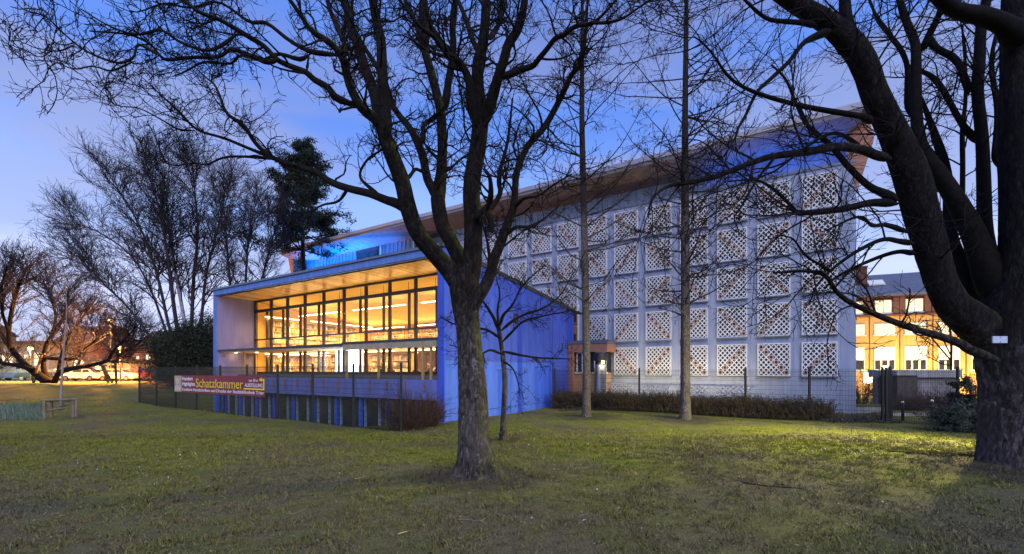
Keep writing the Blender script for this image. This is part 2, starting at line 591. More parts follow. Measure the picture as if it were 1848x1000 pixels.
# narrow dark band across the lawn by the hedge
m = MB()
pp = []
for u, v in ((1300, 755), (1440, 766), (1560, 777), (1680, 789), (1800, 802), (2050, 830)):
    Y = (EYE + .35) * F / (v - HY)
    pp.append(Vector(((u - CX) / F * Y, Y, 0)))
for i in range(len(pp) - 1):
    for k in range(8):
        q0 = pp[i].lerp(pp[i + 1], k / 8); q1 = pp[i].lerp(pp[i + 1], (k + 1) / 8)
        w0, w1 = .17 + .05 * math.sin(3 * i + k), .17 + .05 * math.sin(3 * i + k + 1)
        pts = [(q.x, q.y + s_ * w_, gz(q.x, q.y + s_ * w_) + .012) for q, s_, w_ in ((q0, -1, w0), (q1, -1, w1), (q1, 1, w1), (q0, 1, w0))]
        m.poly(pts, [(0, 1, 2, 3)])
m.build('dark_band', M_plain('dark_band_ground', (.085, .075, .065), .95, .3, 4, .6, 0, 25))['kind'] = 'structure'

# ------------------------------------------------------------------ low library wing
LOW_L, LOW_D, ZT = 18.95, 12.4, 6.74
REC = 2.4                                   # the glass stands back this far
low = empty('library_wing', (C0[0], C0[1], 0), ANG, 'low blue library wing with brightly lit glazed reading room under a timber soffit', 'building')
B0 = -2.3
def roof_z(y): return ZT - (ZT - 5.48) * y / LOW_D
m = MB(); m.prism([(0.005, B0), (LOW_D, B0), (LOW_D, roof_z(LOW_D)), (0.005, roof_z(0))], 'x', -.32, 0)
side = m.build('side_wall', MT['blue_wall'], low)
# repainted areas on the side wall, a few mm proud
for y0, y1, z0, z1, mt, t in ((.12, 9.4, -.42, 2.12, 'blue_patch', .004), (3.9, 4.75, -.42, 1.75, 'blue_patch2', .008), (7.4, 9.3, -.42, 2.0, 'blue_patch2', .008)):
    m = MB(); m.box(.0, t, y0, y1, z0, z1); m.build('repainted_patch', MT[mt], side)
m = MB(); m.box(.0, .012, .15, 9.5, -.05, -.03); m.build('base_joint', MT['dark_metal'], side)
for y in (.9, 5.0, 9.45):
    m = MB(); m.box(.0, .010, y, y + .018, -.42, roof_z(y) - .3); m.build('wall_joint', MT['dark_metal'], side)
m = MB(); m.box(.0, .010, .12, LOW_D - .1, 2.125, 2.14); m.build('wall_joint', MT['blue_fascia'], side)
m = MB(); m.box(.001, .03, 5.25, 5.65, 4.15, 4.6)
for k in range(4): m.box(.03, .05, 5.25, 5.65, 4.17 + k * .11, 4.22 + k * .11)
m.build('vent_grille', M_plain('vent_grey', (.05, .05, .09), .7), side)
m = MB(); m.box(.0, .05, 0, .06, B0, 6.3); m.build('corner_bead', MT['blue_patch2'], side)
# verge board along the sloping roof edge
m = MB(); m.prism([(-.1, ZT - .05), (LOW_D + .1, roof_z(LOW_D) - .05), (LOW_D + .1, roof_z(LOW_D) + .14), (-.1, ZT + .14)], 'x', -.12, .05)
m.build('verge_board', M_plain('dark_verge', (.05, .045, .045), .7), low)
m = MB(); m.box(-LOW_L, -LOW_L + .34, .005, LOW_D, B0, ZT - .34); left = m.build('end_wall', MT['blue_fascia'], low)
m = MB(); m.box(-LOW_L + .34, -LOW_L + .352, .10, REC, B0 + .2, 6.36); m.build('lilac_lining', MT['lilac'], left)
m = MB(); m.box(-LOW_L, -.325, 0, .24, 6.42, ZT); m.build('fascia', MT['blue_fascia'], low)
m = MB(); m.box(-LOW_L - .05, .06, -.07, .26, ZT + .002, ZT + .11); m.build('roof_edge', MT['zinc'], low)
m = MB(); m.box(-LOW_L + .1, -.33, -.006, .0, 6.40, 6.43); m.box(-LOW_L + .1, -.33, .24, .28, 6.38, 6.42); m.build('shadow_gap', MT['dark_metal'], low)
m = MB(); m.prism([(.26, ZT - .1), (LOW_D, roof_z(LOW_D) - .12), (LOW_D, roof_z(LOW_D) + .02), (.26, ZT + .04)], 'x', -LOW_L, -.13)
m.build('roof', M_plain('roof_gravel', (.2, .2, .21), .9, .2, 5, .4), low)
m = MB(); m.box(-LOW_L + .3, -.3, .26, REC + .1, 6.44, 6.47)
m.build('soffit_deck', MT['dark_metal'], low)
# timber soffit boards
bw = .2
mb = MB(); mb.hexa([(0, .28, 6.40), (bw - .014, .28, 6.40), (bw - .014, REC + .02, 6.365), (0, REC + .02, 6.365), (0, .28, 6.43), (bw - .014, .28, 6.43), (bw - .014, REC + .02, 6.43), (0, REC + .02, 6.43)])
brd = mb.build('soffit_board', MT['soffit'], low, loc=(-LOW_L + .36, 0, 0))
nb = int((LOW_L - .70) / bw)
for k in range(1, nb):
    copy_of(brd, low, (-LOW_L + .36 + k * bw, 0, 0))
# glazing: ten bays
GX0, GX1 = -LOW_L + .36, -.34
BAY = 1.83
ZS, ZC, ZL, ZH, ZG = 1.62, 3.08, 3.78, 5.66, 6.36
nbay = 10
edges = [GX0 + .05 + k * BAY for k in range(nbay)] + [GX1 - .05]
for k, x in enumerate(edges):
    m = MB(); m.box(x - .045, x + .045, REC - .06, REC + .12, .75, ZG)
    f = m.build('mullion', MT['bronze'], low)
    m = MB(); m.box(x - .075, x - .05, REC - .03, REC + .06, ZS, ZG); m.box(x + .05, x + .075, REC - .03, REC + .06, ZS, ZG)
    m.build('glazing_bead', MT['dark_metal'], f)
for z, h, nm in ((ZH, .085, 'transom'), (ZL, .04, 'transom'), (ZG - .05, .05, 'head_rail'), (ZS, .05, 'sill_rail')):
    m = MB(); m.box(GX0, GX1, REC - .075, REC + .05, z - h, z + h); m.build(nm, MT['dark_metal'], low)
for k in range(nbay):
    x0, x1 = edges[k] + .08, edges[k + 1] - .08
    if x1 - x0 < .25: continue
    xs_ = x0 + (x1 - x0) * .80
    m = MB(); m.box(xs_ - .045, xs_ + .045, REC - .07, REC + .05, ZL, ZH); m.build('sash_stile', MT['dark_metal'], low)
    m = MB(); m.box(xs_ - .05, xs_ + .05, REC - .07, REC + .05, ZS, ZC - .05); m.build('sash_stile', MT['dark_metal'], low)
    for z0, z1 in ((ZS + .05, ZC), (ZC, ZL - .04), (ZL + .04, ZH - .085), (ZH + .085, ZG - .1)):
        m = MB(); m.box(x0, x1, REC - .005, REC + .005, z0, z1); m.build('pane', MT['glass'], low)
    if 2 <= k <= 8:
        m = MB(); m.tube([(x0 + .55 * (x1 - x0), REC + .35, ZC + .1), (x0 + .55 * (x1 - x0), REC + .35, ZG - .1)], .012, 5); m.build('blind_cord', MT['dark_metal'], low)
# canopy over the gallery, its deeper right hand length and its posts
m = MB(); m.box(GX0 - .02, -6.3, .12, REC - .08, 2.92, 3.04); can = m.build('canopy', MT['zinc_dark'], low)
m = MB(); m.box(GX0, -6.32, .16, REC - .09, 2.885, 2.92); m.build('canopy_lining', M_plain('birch_lining', (.62, .47, .26), .6, .1, 3, 0), can)
m = MB(); m.box(-6.28, -.34, -.05, REC - .08, 2.98, 3.08); can2 = m.build('canopy', MT['zinc_dark'], low)
m = MB(); m.box(-6.26, -.36, -.02, .06, 2.70, 2.979); m.build('canopy_front_board', M_plain('aged_board', (.36, .29, .20), .7, .2, 4, .1), can2)
m = MB(); m.box(-6.26, -.36, .06, REC - .1, 2.945, 2.979); m.build('canopy_lining', M_plain('birch_lining_2', (.62, .47, .26), .6, .1, 3, 0), can2)
for x, y in ((-6.1, .1), (-3.9, .1), (-1.2, .1), (-.75, .1), (-17.2, 1.0), (-18.0, REC - .25)):
    m = MB(); m.box(x - .045, x + .045, y - .045, y + .045, 1.3, 2.885 if x < -7 else 2.69); m.build('canopy_post', MT['ochre_post'], low)
lampm = M_emit('warm_downlight', (1, .72, .35), 6)
for x, y in ((-18.2, 1.0), (-16.9, 1.6), (-5.0, 1.2), (-3.4, .7), (-1.3, .8)):
    m = MB(); m.lathe([(.09, 2.86 if x < -7 else 2.92), (.09, 2.885 if x < -7 else 2.944)], x, y, 12); m.build('downlight', lampm, low)
    ld = bpy.data.lights.new('downlight_glow', 'POINT'); ld.energy = 7; ld.color = (1, .68, .32); ld.shadow_soft_size = .08
    lo = bpy.data.objects.new('downlight_glow', ld); link(lo, low); lo.location = (x, y, 2.72)
# gallery parapet and floor
m = MB(); m.box(GX0, GX1, .14, REC - .08, .98, 1.10); m.build('gallery_floor', MT['concrete'], low)
m = MB(); m.box(GX0, GX1, REC - .10, REC + .1, 1.10, 1.57); m.build('glazing_plinth', M_plain('dark_plinth', (.06, .055, .055), .6), low)
m = MB(); m.box(-16.2, -.33, .12, .22, 1.36, 1.52); m.build('parapet_rail', M_plain('grey_brown_rail', (.115, .10, .095), .6, .2, 4, .1), low)
for k in range(7):
    x0 = -16.2 + k * (15.87 / 7)
    m = MB(); m.box(x0 + .012, x0 + 15.87 / 7 - .012, .05, .14, .50, 1.35); m.build('spandrel_panel', MT['blue_spandrel'], low)
for k in range(14):
    x = -15.6 + k * 1.12
    m = MB(); m.box(x - .025, x + .025, -.02, .05, .82 + .1 * (k % 2), 1.30); m.box(x - .04, x + .04, -.03, .06, .78 + .1 * (k % 2), .84 + .1 * (k % 2))
    m.build('wall_bracket', M_plain('rusty_bracket', (.26, .16, .10), .8) if k == 0 else bpy.data.materials['rusty_bracket'], low)
# lower storey
m = MB(); m.box(GX0, GX1, .60, .65, B0, .49); m.build('lower_wall', MT['void'], low)
for k in range(10):
    x = -18.2 + k * 1.83
    m = MB(); m.box(x - .085, x + .085, .30, .40, B0, .48); m.build('blue_pilaster', MT['blue_patch2'], low)
    x1 = x + 1.83
    if x1 > -.4: continue
    m = MB(); m.box(x + .2, x1 - .2, .50, .52, -1.9, .4); pn = m.build('lower_window', MT['dark_glass'], low)
    m = MB()
    for a_, b_ in ((x + .16, x + .22), (x1 - .24, x1 - .17), ((x + x1) / 2 + .2, (x + x1) / 2 + .27)): m.box(a_, b_, .40, .54, -1.95, .44)
    m.box(x + .2, x1 - .2, .41, .5, -1.95, -1.9)
    m.build('window_frame', M_plain('pale_blue_frame', (.25, .36, .5), .6) if k == 0 else bpy.data.materials['pale_blue_frame'], pn)
m = MB(); m.box(-LOW_L + .345, -17.9, .02, .11, B0, .9); m.build('lower_pier', MT['blue_patch2'], low)
m = MB(); m.box(-.62, -.33, .08, .4, B0, 1.35); m.build('drain_pier', MT['dark_metal'], low)
# inside
m = MB(); m.box(GX0, GX1, REC + .11, LOW_D - .1, .60, .72); m.build('floor', MT['floor_in'], low)
m = MB(); m.box(GX0, GX1, LOW_D - .3, LOW_D - .2, .72, 5.4); m.build('back_wall', MT['orange_wall'], low)
m = MB(); m.prism([(REC + .13, 6.36), (LOW_D - .2, 5.36), (LOW_D - .2, 5.42), (REC + .13, 6.42)], 'x', GX0, GX1); m.build('ceiling', MT['ceiling'], low)
m = MB(); m.prism([(REC + .13, .72), (LOW_D - .3, .72), (LOW_D - .3, 5.34), (REC + .13, 6.33)], 'x', GX0 - .03, GX0 + .02); m.build('inner_wall', MT['orange_wall'], low)
m = MB(); m.prism([(REC + .13, .72), (LOW_D - .3, .72), (LOW_D - .3, 5.34), (REC + .13, 6.33)], 'x', GX1 - .02, GX1 + .01); m.build('inner_wall', MT['orange_wall'], low)
m = MB(); m.box(GX0 + .02, GX1 - .02, 7.2, LOW_D - .3, 2.98, 3.18); m.build('mezzanine_floor', MT['white_paint'], low)
m = MB()
for x in np.arange(GX0 + .6, GX1 - .3, 1.83): m.box(x, x + .05, 7.16, 7.2, 3.18, 4.05)
for z in (3.5, 3.78, 4.03): m.box(GX0 + .02, GX1 - .02, 7.165, 7.195, z, z + .03)
m.build('mezzanine_railing', MT['white_paint'], low)
strip = M_emit('warm_tube_light', (1.0, .78, .40), 9)
def strip_lamp(x0, x1, y, z, e, zoff=-.12, sz=.3):
    m = MB(); m.box(x0, x1, y - .05, y + .05, z, z + .04); m.build('light_strip', strip, low)
    ld = bpy.data.lights.new('strip_glow', 'AREA'); ld.shape = 'RECTANGLE'; ld.size = x1 - x0; ld.size_y = sz; ld.energy = e; ld.color = (1, .56, .12)
    lo = bpy.data.objects.new('strip_glow', ld); link(lo, low); lo.location = ((x0 + x1) / 2, y, z + zoff)
for k in range(3):
    x0 = GX0 + .8 + k * 5.9
    strip_lamp(x0, x0 + 4.6, 5.0, 5.55, 230)
    strip_lamp(x0, x0 + 4.6, 10.6, 5.05, 190)
    strip_lamp(x0, x0 + 4.6, 4.1, 2.83, 150)
for y0 in (3.4, 6.6, 9.6):
    for z, e in ((5.2, 90), (2.8, 80)):
        m = MB(); m.box(GX0 + 1.55, GX0 + 1.65, y0 - 1.2, y0 + 1.2, z, z + .04); m.build('light_strip', strip, low)
        ld = bpy.data.lights.new('strip_glow', 'AREA'); ld.shape = 'RECTANGLE'; ld.size = .3; ld.size_y = 2.4; ld.energy = e; ld.color = (1, .56, .12)
        lo = bpy.data.objects.new('strip_glow', ld); link(lo, low); lo.location = (GX0 + 1.6, y0, z - .08)
m = MB(); m.box(GX0 + .02, GX0 + 2.2, REC + .6, 7.19, 2.98, 3.18); m.build('mezzanine_floor', MT['white_paint'], low)
m = MB(); m.box(GX0 + 2.15, GX0 + 2.2, REC + .6, 7.15, 4.03, 4.06); m.box(GX0 + 2.15, GX0 + 2.2, REC + .6, 7.15, 3.6, 3.63); m.build('mezzanine_railing', MT['white_paint'], low)
m = MB(); m.box(GX0, GX1, LOW_D - .19, LOW_D, B0, roof_z(LOW_D) - .13); m.build('rear_wall', MT['blue_wall'], low)
# unseen linear uplight added on the canopy to brighten the timber soffit
for k in range(5):
    x0 = GX0 + 2.8 + k * 3.0
    m = MB(); m.box(x0, x0 + 2.6, REC - .55, REC - .49, 3.085, 3.12); m.build('added_uplight', strip, low)
    ld = bpy.data.lights.new('added_uplight_glow', 'AREA'); ld.shape = 'RECTANGLE'; ld.size = 2.6; ld.size_y = .08; ld.energy = 34; ld.color = (1, .68, .28)
    lo = bpy.data.objects.new('added_uplight_glow', ld); link(lo, low); lo.location = (x0 + 1.3, REC - .52, 3.14); lo.rotation_euler = (PI + .25, 0, 0)
# the brilliant white light screen behind the lower glazing
m = MB(); m.box(-11.05, -8.75, REC + .7, REC + .76, 1.3, 2.92); scr = m.build('light_screen', M_emit('cold_white_screen', (.80, .90, 1.0), 5), low)
m = MB(); m.box(-11.1, -8.7, REC + .765, REC + .8, 1.25, 2.96); m.build('screen_back', MT['white_paint'], low)
ld = bpy.data.lights.new('screen_glow', 'AREA'); ld.shape = 'RECTANGLE'; ld.size = 2.2; ld.size_y = 1.5; ld.energy = 90; ld.color = (.85, .92, 1)
lo = bpy.data.objects.new('screen_glow', ld); link(lo, low); lo.location = (-9.9, REC + .6, 2.1); lo.rotation_euler = (-PI / 2, 0, 0)
# stair to the mezzanine
m = MB()
for k in range(10):
    m.box(-5.6 + k * .26, -5.3 + k * .26, 5.6, 6.8, .9 + k * .22, .96 + k * .22)
m.hexa([(-5.7, 5.55, .75), (-5.5, 5.55, .75), (-5.5, 5.6, .75), (-5.7, 5.6, .75), (-3.1, 5.55, 2.98), (-2.9, 5.55, 2.98), (-2.9, 5.6, 2.98), (-3.1, 5.6, 2.98)])
m.hexa([(-5.7, 5.55, 1.75), (-5.62, 5.55, 1.75), (-5.62, 5.6, 1.75), (-5.7, 5.6, 1.75), (-3.1, 5.55, 3.98), (-3.02, 5.55, 3.98), (-3.02, 5.6, 3.98), (-3.1, 5.6, 3.98)])
m.build('stair', MT['white_paint'], low)

def wp(x, y, z=0):
    q = P_low(x, y); return Vector((q[0], q[1], z))

# bookcases: things standing in the room
bm_ = NT('book_spines')
oi = bm_.n('ShaderNodeAttribute', attribute_name='rnd')
bm_.base(bm_.ramp(oi.outputs['Fac'], [(0, (.75, .70, .6)), (.2, (.5, .12, .06)), (.4, (.8, .72, .5)), (.55, (.08, .14, .3)), (.7, (.7, .45, .15)), (.85, (.85, .82, .75)), (1, (.12, .2, .12))]))
MT['books'] = bm_.mat
def books_mesh(name, W, rows, depth, parent):
    V, Fq, A = [], [], []
    for z in rows:
        x = .06
        while x < W - .1:
            t = rnd.uniform(.025, .07); h = rnd.uniform(.2, .31)
            if rnd.random() < .08: x += rnd.uniform(.05, .2); continue
            b = len(V); d = rnd.uniform(0, .04)
            V += [(x, d, z), (x + t, d, z), (x + t, depth, z), (x, depth, z), (x, d, z + h), (x + t, d, z + h), (x + t, depth, z + h), (x, depth, z + h)]
            Fq += [(b, b + 1, b + 5, b + 4), (b + 4, b + 5, b + 6, b + 7), (b + 1, b + 2, b + 6, b + 5), (b + 3, b, b + 4, b + 7)]
            A += [rnd.random()] * 8
            x += t + .002
    o = np_mesh(name, np.array(V), np.array(Fq), MT['books'], parent, False, 'stuff', np.array(A))
    return o
protos = []
def bookcase(x, y, z, n, label):
    c = empty('bookcase', wp(x, y, z), ANG, label, 'bookcase', 'bookcases in the reading room')
    if not protos:
        m = MB(); W, H = 1.75, 2.0
        m.box(0, .04, 0, .32, 0, H); m.box(W - .04, W, 0, .32, 0, H); m.box(.04, W - .04, .29, .32, 0, H)
        s1 = m.build('case', MT['shelf'], c)
        rows = []
        for k in range(6):
            mm = MB(); mm.box(.04, W - .04, .0, .29, .05 + k * .385, .08 + k * .385); mm.build('shelf', MT['shelf'], c)
            if k < 5: rows.append(.082 + k * .385)
        books_mesh('books', W, rows, .26, c)
        protos.append(c)
    else:
        for ch in protos[0].children: copy_of(ch, c)
    return c
ords = ['leftmost', 'second', 'third', 'fourth', 'fifth', 'sixth', 'seventh', 'eighth', 'rightmost']
for k in range(9):
    bookcase(GX0 + .5 + k * 1.92, LOW_D - .65, 3.185, k, f'bookcase on the upper gallery, {ords[k]} of nine along the back wall of the lit room')
lx_ = [GX0 + 2.4 + k * 1.92 for k in range(5)]
for k, x in enumerate(lx_):
    bookcase(x, 5.0, .725, k, f'bookcase on the lower floor, {ords[k]} of the row left of the stair')
for k in range(3):
    bookcase(-5.9 + k * 1.92, 7.6, .725, k, f'bookcase on the lower floor behind the stair, {("left", "middle", "right")[k]} one')
for lv, z in (('upper gallery', 3.185), ('lower floor', .725)):
    for k in range(4):
        c = bookcase(GX0 + .06, REC + .75 + k * 1.8, z, k, f'bookcase on the {lv} at the left end wall, {("nearest the glass", "second", "third", "fourth")[k]}')
        c.rotation_euler.z = ANG + PI / 2
        q_ = P_low(GX0 + .40, REC + .75 + k * 1.8); c.location.x, c.location.y = q_
# readers at the window desks
def person_mesh(name, mats):
    me = bpy.data.meshes.new(name)
    vs = [(0, 0, .48), (0, 0, .72), (0, 0, .98), (0, .0, 1.12), (0, -.03, 1.18), (-.1, 0, .46), (-.12, -.42, .48), (-.12, -.44, .08), (-.12, -.55, .04), (.1, 0, .46), (.12, -.42, .48), (.12, -.44, .08), (.12, -.55, .04),
          (-.19, 0, 1.04), (-.24, -.05, .80), (-.20, -.32, .76), (.19, 0, 1.04), (.24, -.05, .80), (.20, -.32, .76)]
    es = [(0, 1), (1, 2), (2, 3), (3, 4), (0, 5), (5, 6), (6, 7), (7, 8), (0, 9), (9, 10), (10, 11), (11, 12), (2, 13), (13, 14), (14, 15), (2, 16), (16, 17), (17, 18)]
    rs = [.15, .14, .15, .06, .055, .09, .07, .05, .04, .09, .07, .05, .04, .06, .045, .035, .06, .045, .035]
    me.from_pydata(vs, es, [])
    o = bpy.data.objects.new(name, me); link(o)
    o.modifiers.new('s', 'SKIN'); o.modifiers.new('d', 'SUBSURF').levels = 1
    for i, r_ in enumerate(rs):
        me.skin_vertices[0].data[i].radius = (r_, r_ * .8)
    me.skin_vertices[0].data[0].use_root = True
    dg = bpy.context.evaluated_depsgraph_get()
    m2 = bpy.data.meshes.new_from_object(o.evaluated_get(dg))
    bpy.data.objects.remove(o)
    bmm = bmesh.new(); bmm.from_mesh(m2)
    # head joined into the same mesh: skull, jaw, nose, ears
    r0 = bmesh.ops.create_uvsphere(bmm, u_segments=14, v_segments=10, radius=.11)
    for v in r0['verts']:
        v.co.z *= 1.18; v.co.x *= .82
        if v.co.z < -.03 and v.co.y > 0: v.co.y *= .6
        if abs(v.co.x) < .02 and v.co.y < -.09 and -.05 < v.co.z < .03: v.co.y -= .022
        if abs(v.co.x) > .085 and abs(v.co.z) < .04 and v.co.y > -.02: v.co.x *= 1.15
        v.co += Vector((0, -.05, 1.30))
    for f in bmm.faces: f.smooth = True
    m2.materials.clear()
    for mm in mats: m2.materials.append(mm)
    bmm.to_mesh(m2)
    for p_ in m2.polygons:
        z = p_.center.z
        p_.material_index = 2 if z > 1.13 else (0 if z > .5 else 1)
    m2.update()
    return m2
skin = M_plain('skin', (.45, .28, .2), .6, .1, 3, 0)
hair = M_plain('dark_hair', (.02, .015, .012), .6, .2, 9, .2)
jeans = M_plain('dark_trousers', (.03, .03, .045), .8, .2, 5, .1)
desc = [(-8.05, .10, (.05, .05, .07), 'seated reader in a dark jumper just right of the white light screen'),
        (-7.25, .4, (.25, .08, .06), 'seated reader in a reddish top, second from the white light screen'),
        (-5.3, .1, (.10, .12, .18), 'seated reader in a slate top at the foot of the stair'),
        (-4.35, -.3, (.03, .03, .03), 'seated reader in black beside the tall canopy post'),
        (-2.6, .2, (.12, .10, .08), 'seated reader in brown near the right end of the reading room')]
for k, (x, rz, col, lab) in enumerate(desc):
    me = person_mesh('person', [M_plain(f'jumper_{"abcde"[k]}', col, .9, .15, 5, .2), jeans, skin])
    o = bpy.data.objects.new('person', me); link(o)
    o.location = wp(x, REC + 1.5, .725); o.rotation_euler = (0, 0, ANG + rz)
    tag(o, lab, 'person', 'readers at the window')
    m = MB(); m.lathe([(.02, 1.44), (.075, 1.42), (.098, 1.35), (.094, 1.28), (.06, 1.25)], 0, -.03, 12)
    m.build('hair', hair, o, True)
    c = empty('chair', wp(x, REC + 1.5, .725), ANG + rz, lab.replace('seated reader', 'wooden chair under the reader'), 'chair', 'chairs at the window')
    m = MB(); m.box(-.21, .21, -.2, .2, .33, .37); m.build('seat', MT['shelf'], c)
    m = MB(); m.box(-.2, .2, .21, .24, .45, .8); m.build('backrest', MT['shelf'], c)
    for sx in (-.18, .18):
        m = MB(); m.box(sx - .02, sx + .02, .19, .23, 0, .8); m.build('leg', MT['shelf'], c)
        m = MB(); m.box(sx - .02, sx + .02, -.2, -.16, 0, .33); m.build('leg', MT['shelf'], c)
for k, (x, lab) in enumerate(((-7.7, 'long pale desk with two readers right of the white light screen'), (-4.8, 'pale desk at the foot of the stair'), (-2.4, 'pale desk near the right end of the reading room'))):
    t = empty('desk', wp(x, REC + .85, .725), ANG, lab, 'desk', 'desks along the window')
    m = MB(); m.box(-.8, .8, -.35, .35, .70, .74); m.build('desktop', MT['shelf'], t)
    for sx in (-.75, .75):
        for sy in (-.3, .3):
            m = MB(); m.box(sx - .025, sx + .025, sy - .025, sy + .025, 0, .70); m.build('leg', MT['dark_metal'], t)

# ------------------------------------------------------------------ tall stack block
ST_L = 45.8
tall = empty('stack_block', (TC[0], TC[1], 0), ANG, 'tall pale library stack block with rows of white lattice panels and a wide eave', 'building')
PW, PH, CP, RP = 1.35, 1.58, 1.935, 2.06
WT = 11.62
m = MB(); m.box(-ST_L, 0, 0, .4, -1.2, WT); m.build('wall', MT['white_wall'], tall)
m = MB(); m.box(-ST_L, .02, -.06, .42, WT, WT + .12); m.build('parapet_cap', MT['zinc'], tall)
m = MB(); m.box(-.4, 0, .401, 13, -1.2, WT); m.build('end_wall', MT['white_wall'], tall)
# lattice panel prototypes: ring diagonal rising or falling
def lattice_mesh(falling):
    V, Fc, Mi = [], [], []
    mb = MB()
    n = 6; cw, chh = PW / n, PH / n
    th = .054
    d0, d1 = -.10, -.062
    def clip(line):   # k: x/w + s*y/h = k in cell units
        s_, k = line
        pts = []
        for X in (0, n):
            y = (k - X) / s_
            if -1e-9 <= y <= n + 1e-9: pts.append((X, y))
        for y in (0, n):
            X = k - s_ * y
            if -1e-9 <= X <= n + 1e-9: pts.append((X, y))
        pts = sorted(set((round(a_, 6), round(b_, 6)) for a_, b_ in pts))
        return (pts[0], pts[-1]) if len(pts) > 1 else None
    for s_ in (1, -1):
        for k in (range(1, 2 * n) if s_ == 1 else range(-n + 1, n)):
            c = clip((s_, k))
            if not c: continue
            (xa, ya), (xb, yb) = [(p_[0] * cw, p_[1] * chh) for p_ in c]
            L = math.hypot(xb - xa, yb - ya)
            nx_, ny_ = -(yb - ya) / L * th / 2, (xb - xa) / L * th / 2
            dd = -.004 if s_ == -1 else 0
            mb.hexa([(xa - nx_, d0 + dd, ya - ny_), (xb - nx_, d0 + dd, yb - ny_), (xb - nx_, d1, yb - ny_), (xa - nx_, d1, ya - ny_),
                     (xa + nx_, d0 + dd, ya + ny_), (xb + nx_, d0 + dd, yb + ny_), (xb + nx_, d1, yb + ny_), (xa + nx_, d1, ya + ny_)])
    return mb
def ring_mb(cx, cz):
    mb = MB(); n = 18
    rx, rz_ = PW / 12 * .97, PH / 12 * .97
    pts = []
    for k in range(n):
        a_ = 2 * PI * k / n
        for f_, y in ((1, -.05), (1, -.145), (.60, -.145), (.60, -.12)):
            pts.append((cx + math.cos(a_) * rx * f_, y, cz + math.sin(a_) * rz_ * f_))
    fs = []
    for k in range(n):
        j = (k + 1) % n
        for q in range(3):
            fs.append((k * 4 + q, j * 4 + q, j * 4 + q + 1, k * 4 + q + 1))
    mb.mi = 0
    mb.poly(pts, fs)
    mb.mi = 1
    mb.poly([pts[k * 4 + 3] for k in range(n)], [tuple(range(n))])
    return mb
frame_mb = MB()
for b in ((-.055, 0, -.055, PH + .055), (PW, PW + .055, -.055, PH + .055), (0, PW, PH, PH + .055), (0, PW, -.055, 0)):
    frame_mb.box(b[0], b[1], -.125, -.002, b[2], b[3])
lat_mb = lattice_mesh(False)
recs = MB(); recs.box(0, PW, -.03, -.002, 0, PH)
sill_mb = MB(); sill_mb.box(-.075, PW + .075, -.15, -.002, -.11, -.057)
first = {}
def lattice_panel(x, z, falling, rings_single):
    fo = 'fr'
    if fo not in first:
        o = frame_mb.build('lattice_panel', MT['lattice'], tall); first[fo] = o
    else:
        o = copy_of(first[fo], tall)
    o.location = (x, 0, z)
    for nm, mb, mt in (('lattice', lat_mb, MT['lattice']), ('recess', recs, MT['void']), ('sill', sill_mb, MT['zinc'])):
        if nm not in first: first[nm] = mb.build(nm, mt, o)
        else: copy_of(first[nm], o)
    cw, chh = PW / 6, PH / 6
    if 'ring' not in first:
        r_ = ring_mb(0, 0).build('ring', [MT['ring'], MT['void']], o); first['ring'] = r_; fresh = True
    else: fresh = False
    if ('rings', falling) not in first and not rings_single:
        mb = MB()
        for i in range(6):
            j = 5 - i if falling else i
            b = ring_mb((i + .5) * cw, (j + .5) * chh)
            off = len(mb.v); mb.v += b.v; mb.f += [tuple(q + off for q in f) for f in b.f]; mb.m += b.m
        first[('rings', falling)] = mb.build('rings', [MT['ring'], MT['void']], o, kind='stuff')
    elif not rings_single:
        copy_of(first[('rings', falling)], o)
    if rings_single:
        for i in range(6):
            j = 5 - i if falling else i
            if fresh and i == 0: c = first['ring']
            else: c = copy_of(first['ring'], o)
            c.location = ((i + .5) * cw, 0, (j + .5) * chh)
NCOL = 14
for c in range(NCOL):
    for r_ in range(5):
        if (c > 10 and r_ < 2) or (c >= 6 and r_ == 0) or (c == 7 and r_ == 1): continue                    # behind the low wing
        x = -.765 - PW - c * CP
        lattice_panel(x, 1.50 + r_ * RP, (r_ + c) % 2 == 1, c < 9)
# fine vertical joints of the facing slabs
for c in range(NCOL):
    x = -.71 + .1 - c * CP
    m = MB(); m.box(x + .02, x + .045, -.012, .0, -.5, WT); m.build('wall_rib', MT['white_wall'], tall)
    m = MB(); m.box(x - PW - .245, x - PW - .22, -.012, .0, -.5, WT); m.build('wall_rib', MT['white_wall'], tall)
# brown windows left of the panels behind the porch
for z in (3.45, 4.75):
    m = MB(); m.box(-15.4, -14.3, -.06, -.002, z, z + 1.15); f = m.build('window', MT['terracotta'], tall)
    m = MB(); m.box(-15.3, -14.4, -.075, -.062, z + .1, z + .65); m.build('pane', MT['dark_glass'], f)
    m = MB(); m.box(-14.29, -14.2, -.1, -.002, z - .05, z + 1.24); m.build('window_reveal', MT['white_paint'], f)
# set-back storey of standing seam cladding
sb = MB(); sb.box(0, .48, 1.0, 1.08, WT - .1, 13.0); sb.box(.475, .5, .95, 1.08, WT - .1, 13.0)
c0 = sb.build('cladding_panel', MT['clad'], tall, loc=(-.32 - .5, 0, 0))
for k in range(1, 90):
    copy_of(c0, tall, (-.82 - k * .5, 0, 0))
for x in (-.33, -33.9, -29.8, -26.4):
    m = MB(); m.box(x, x + .1, 0.84, 0.94, WT + .12, 12.96); m.build('white_jamb', MT['white_paint'], tall)
for x0, x1 in ((-37.2, -34.2), (-29.6, -26.6)):
    m = MB(); m.box(x0, x1, 0.93, 0.955, WT + .2, 12.94); m.build('attic_window', MT['dark_glass'], tall)
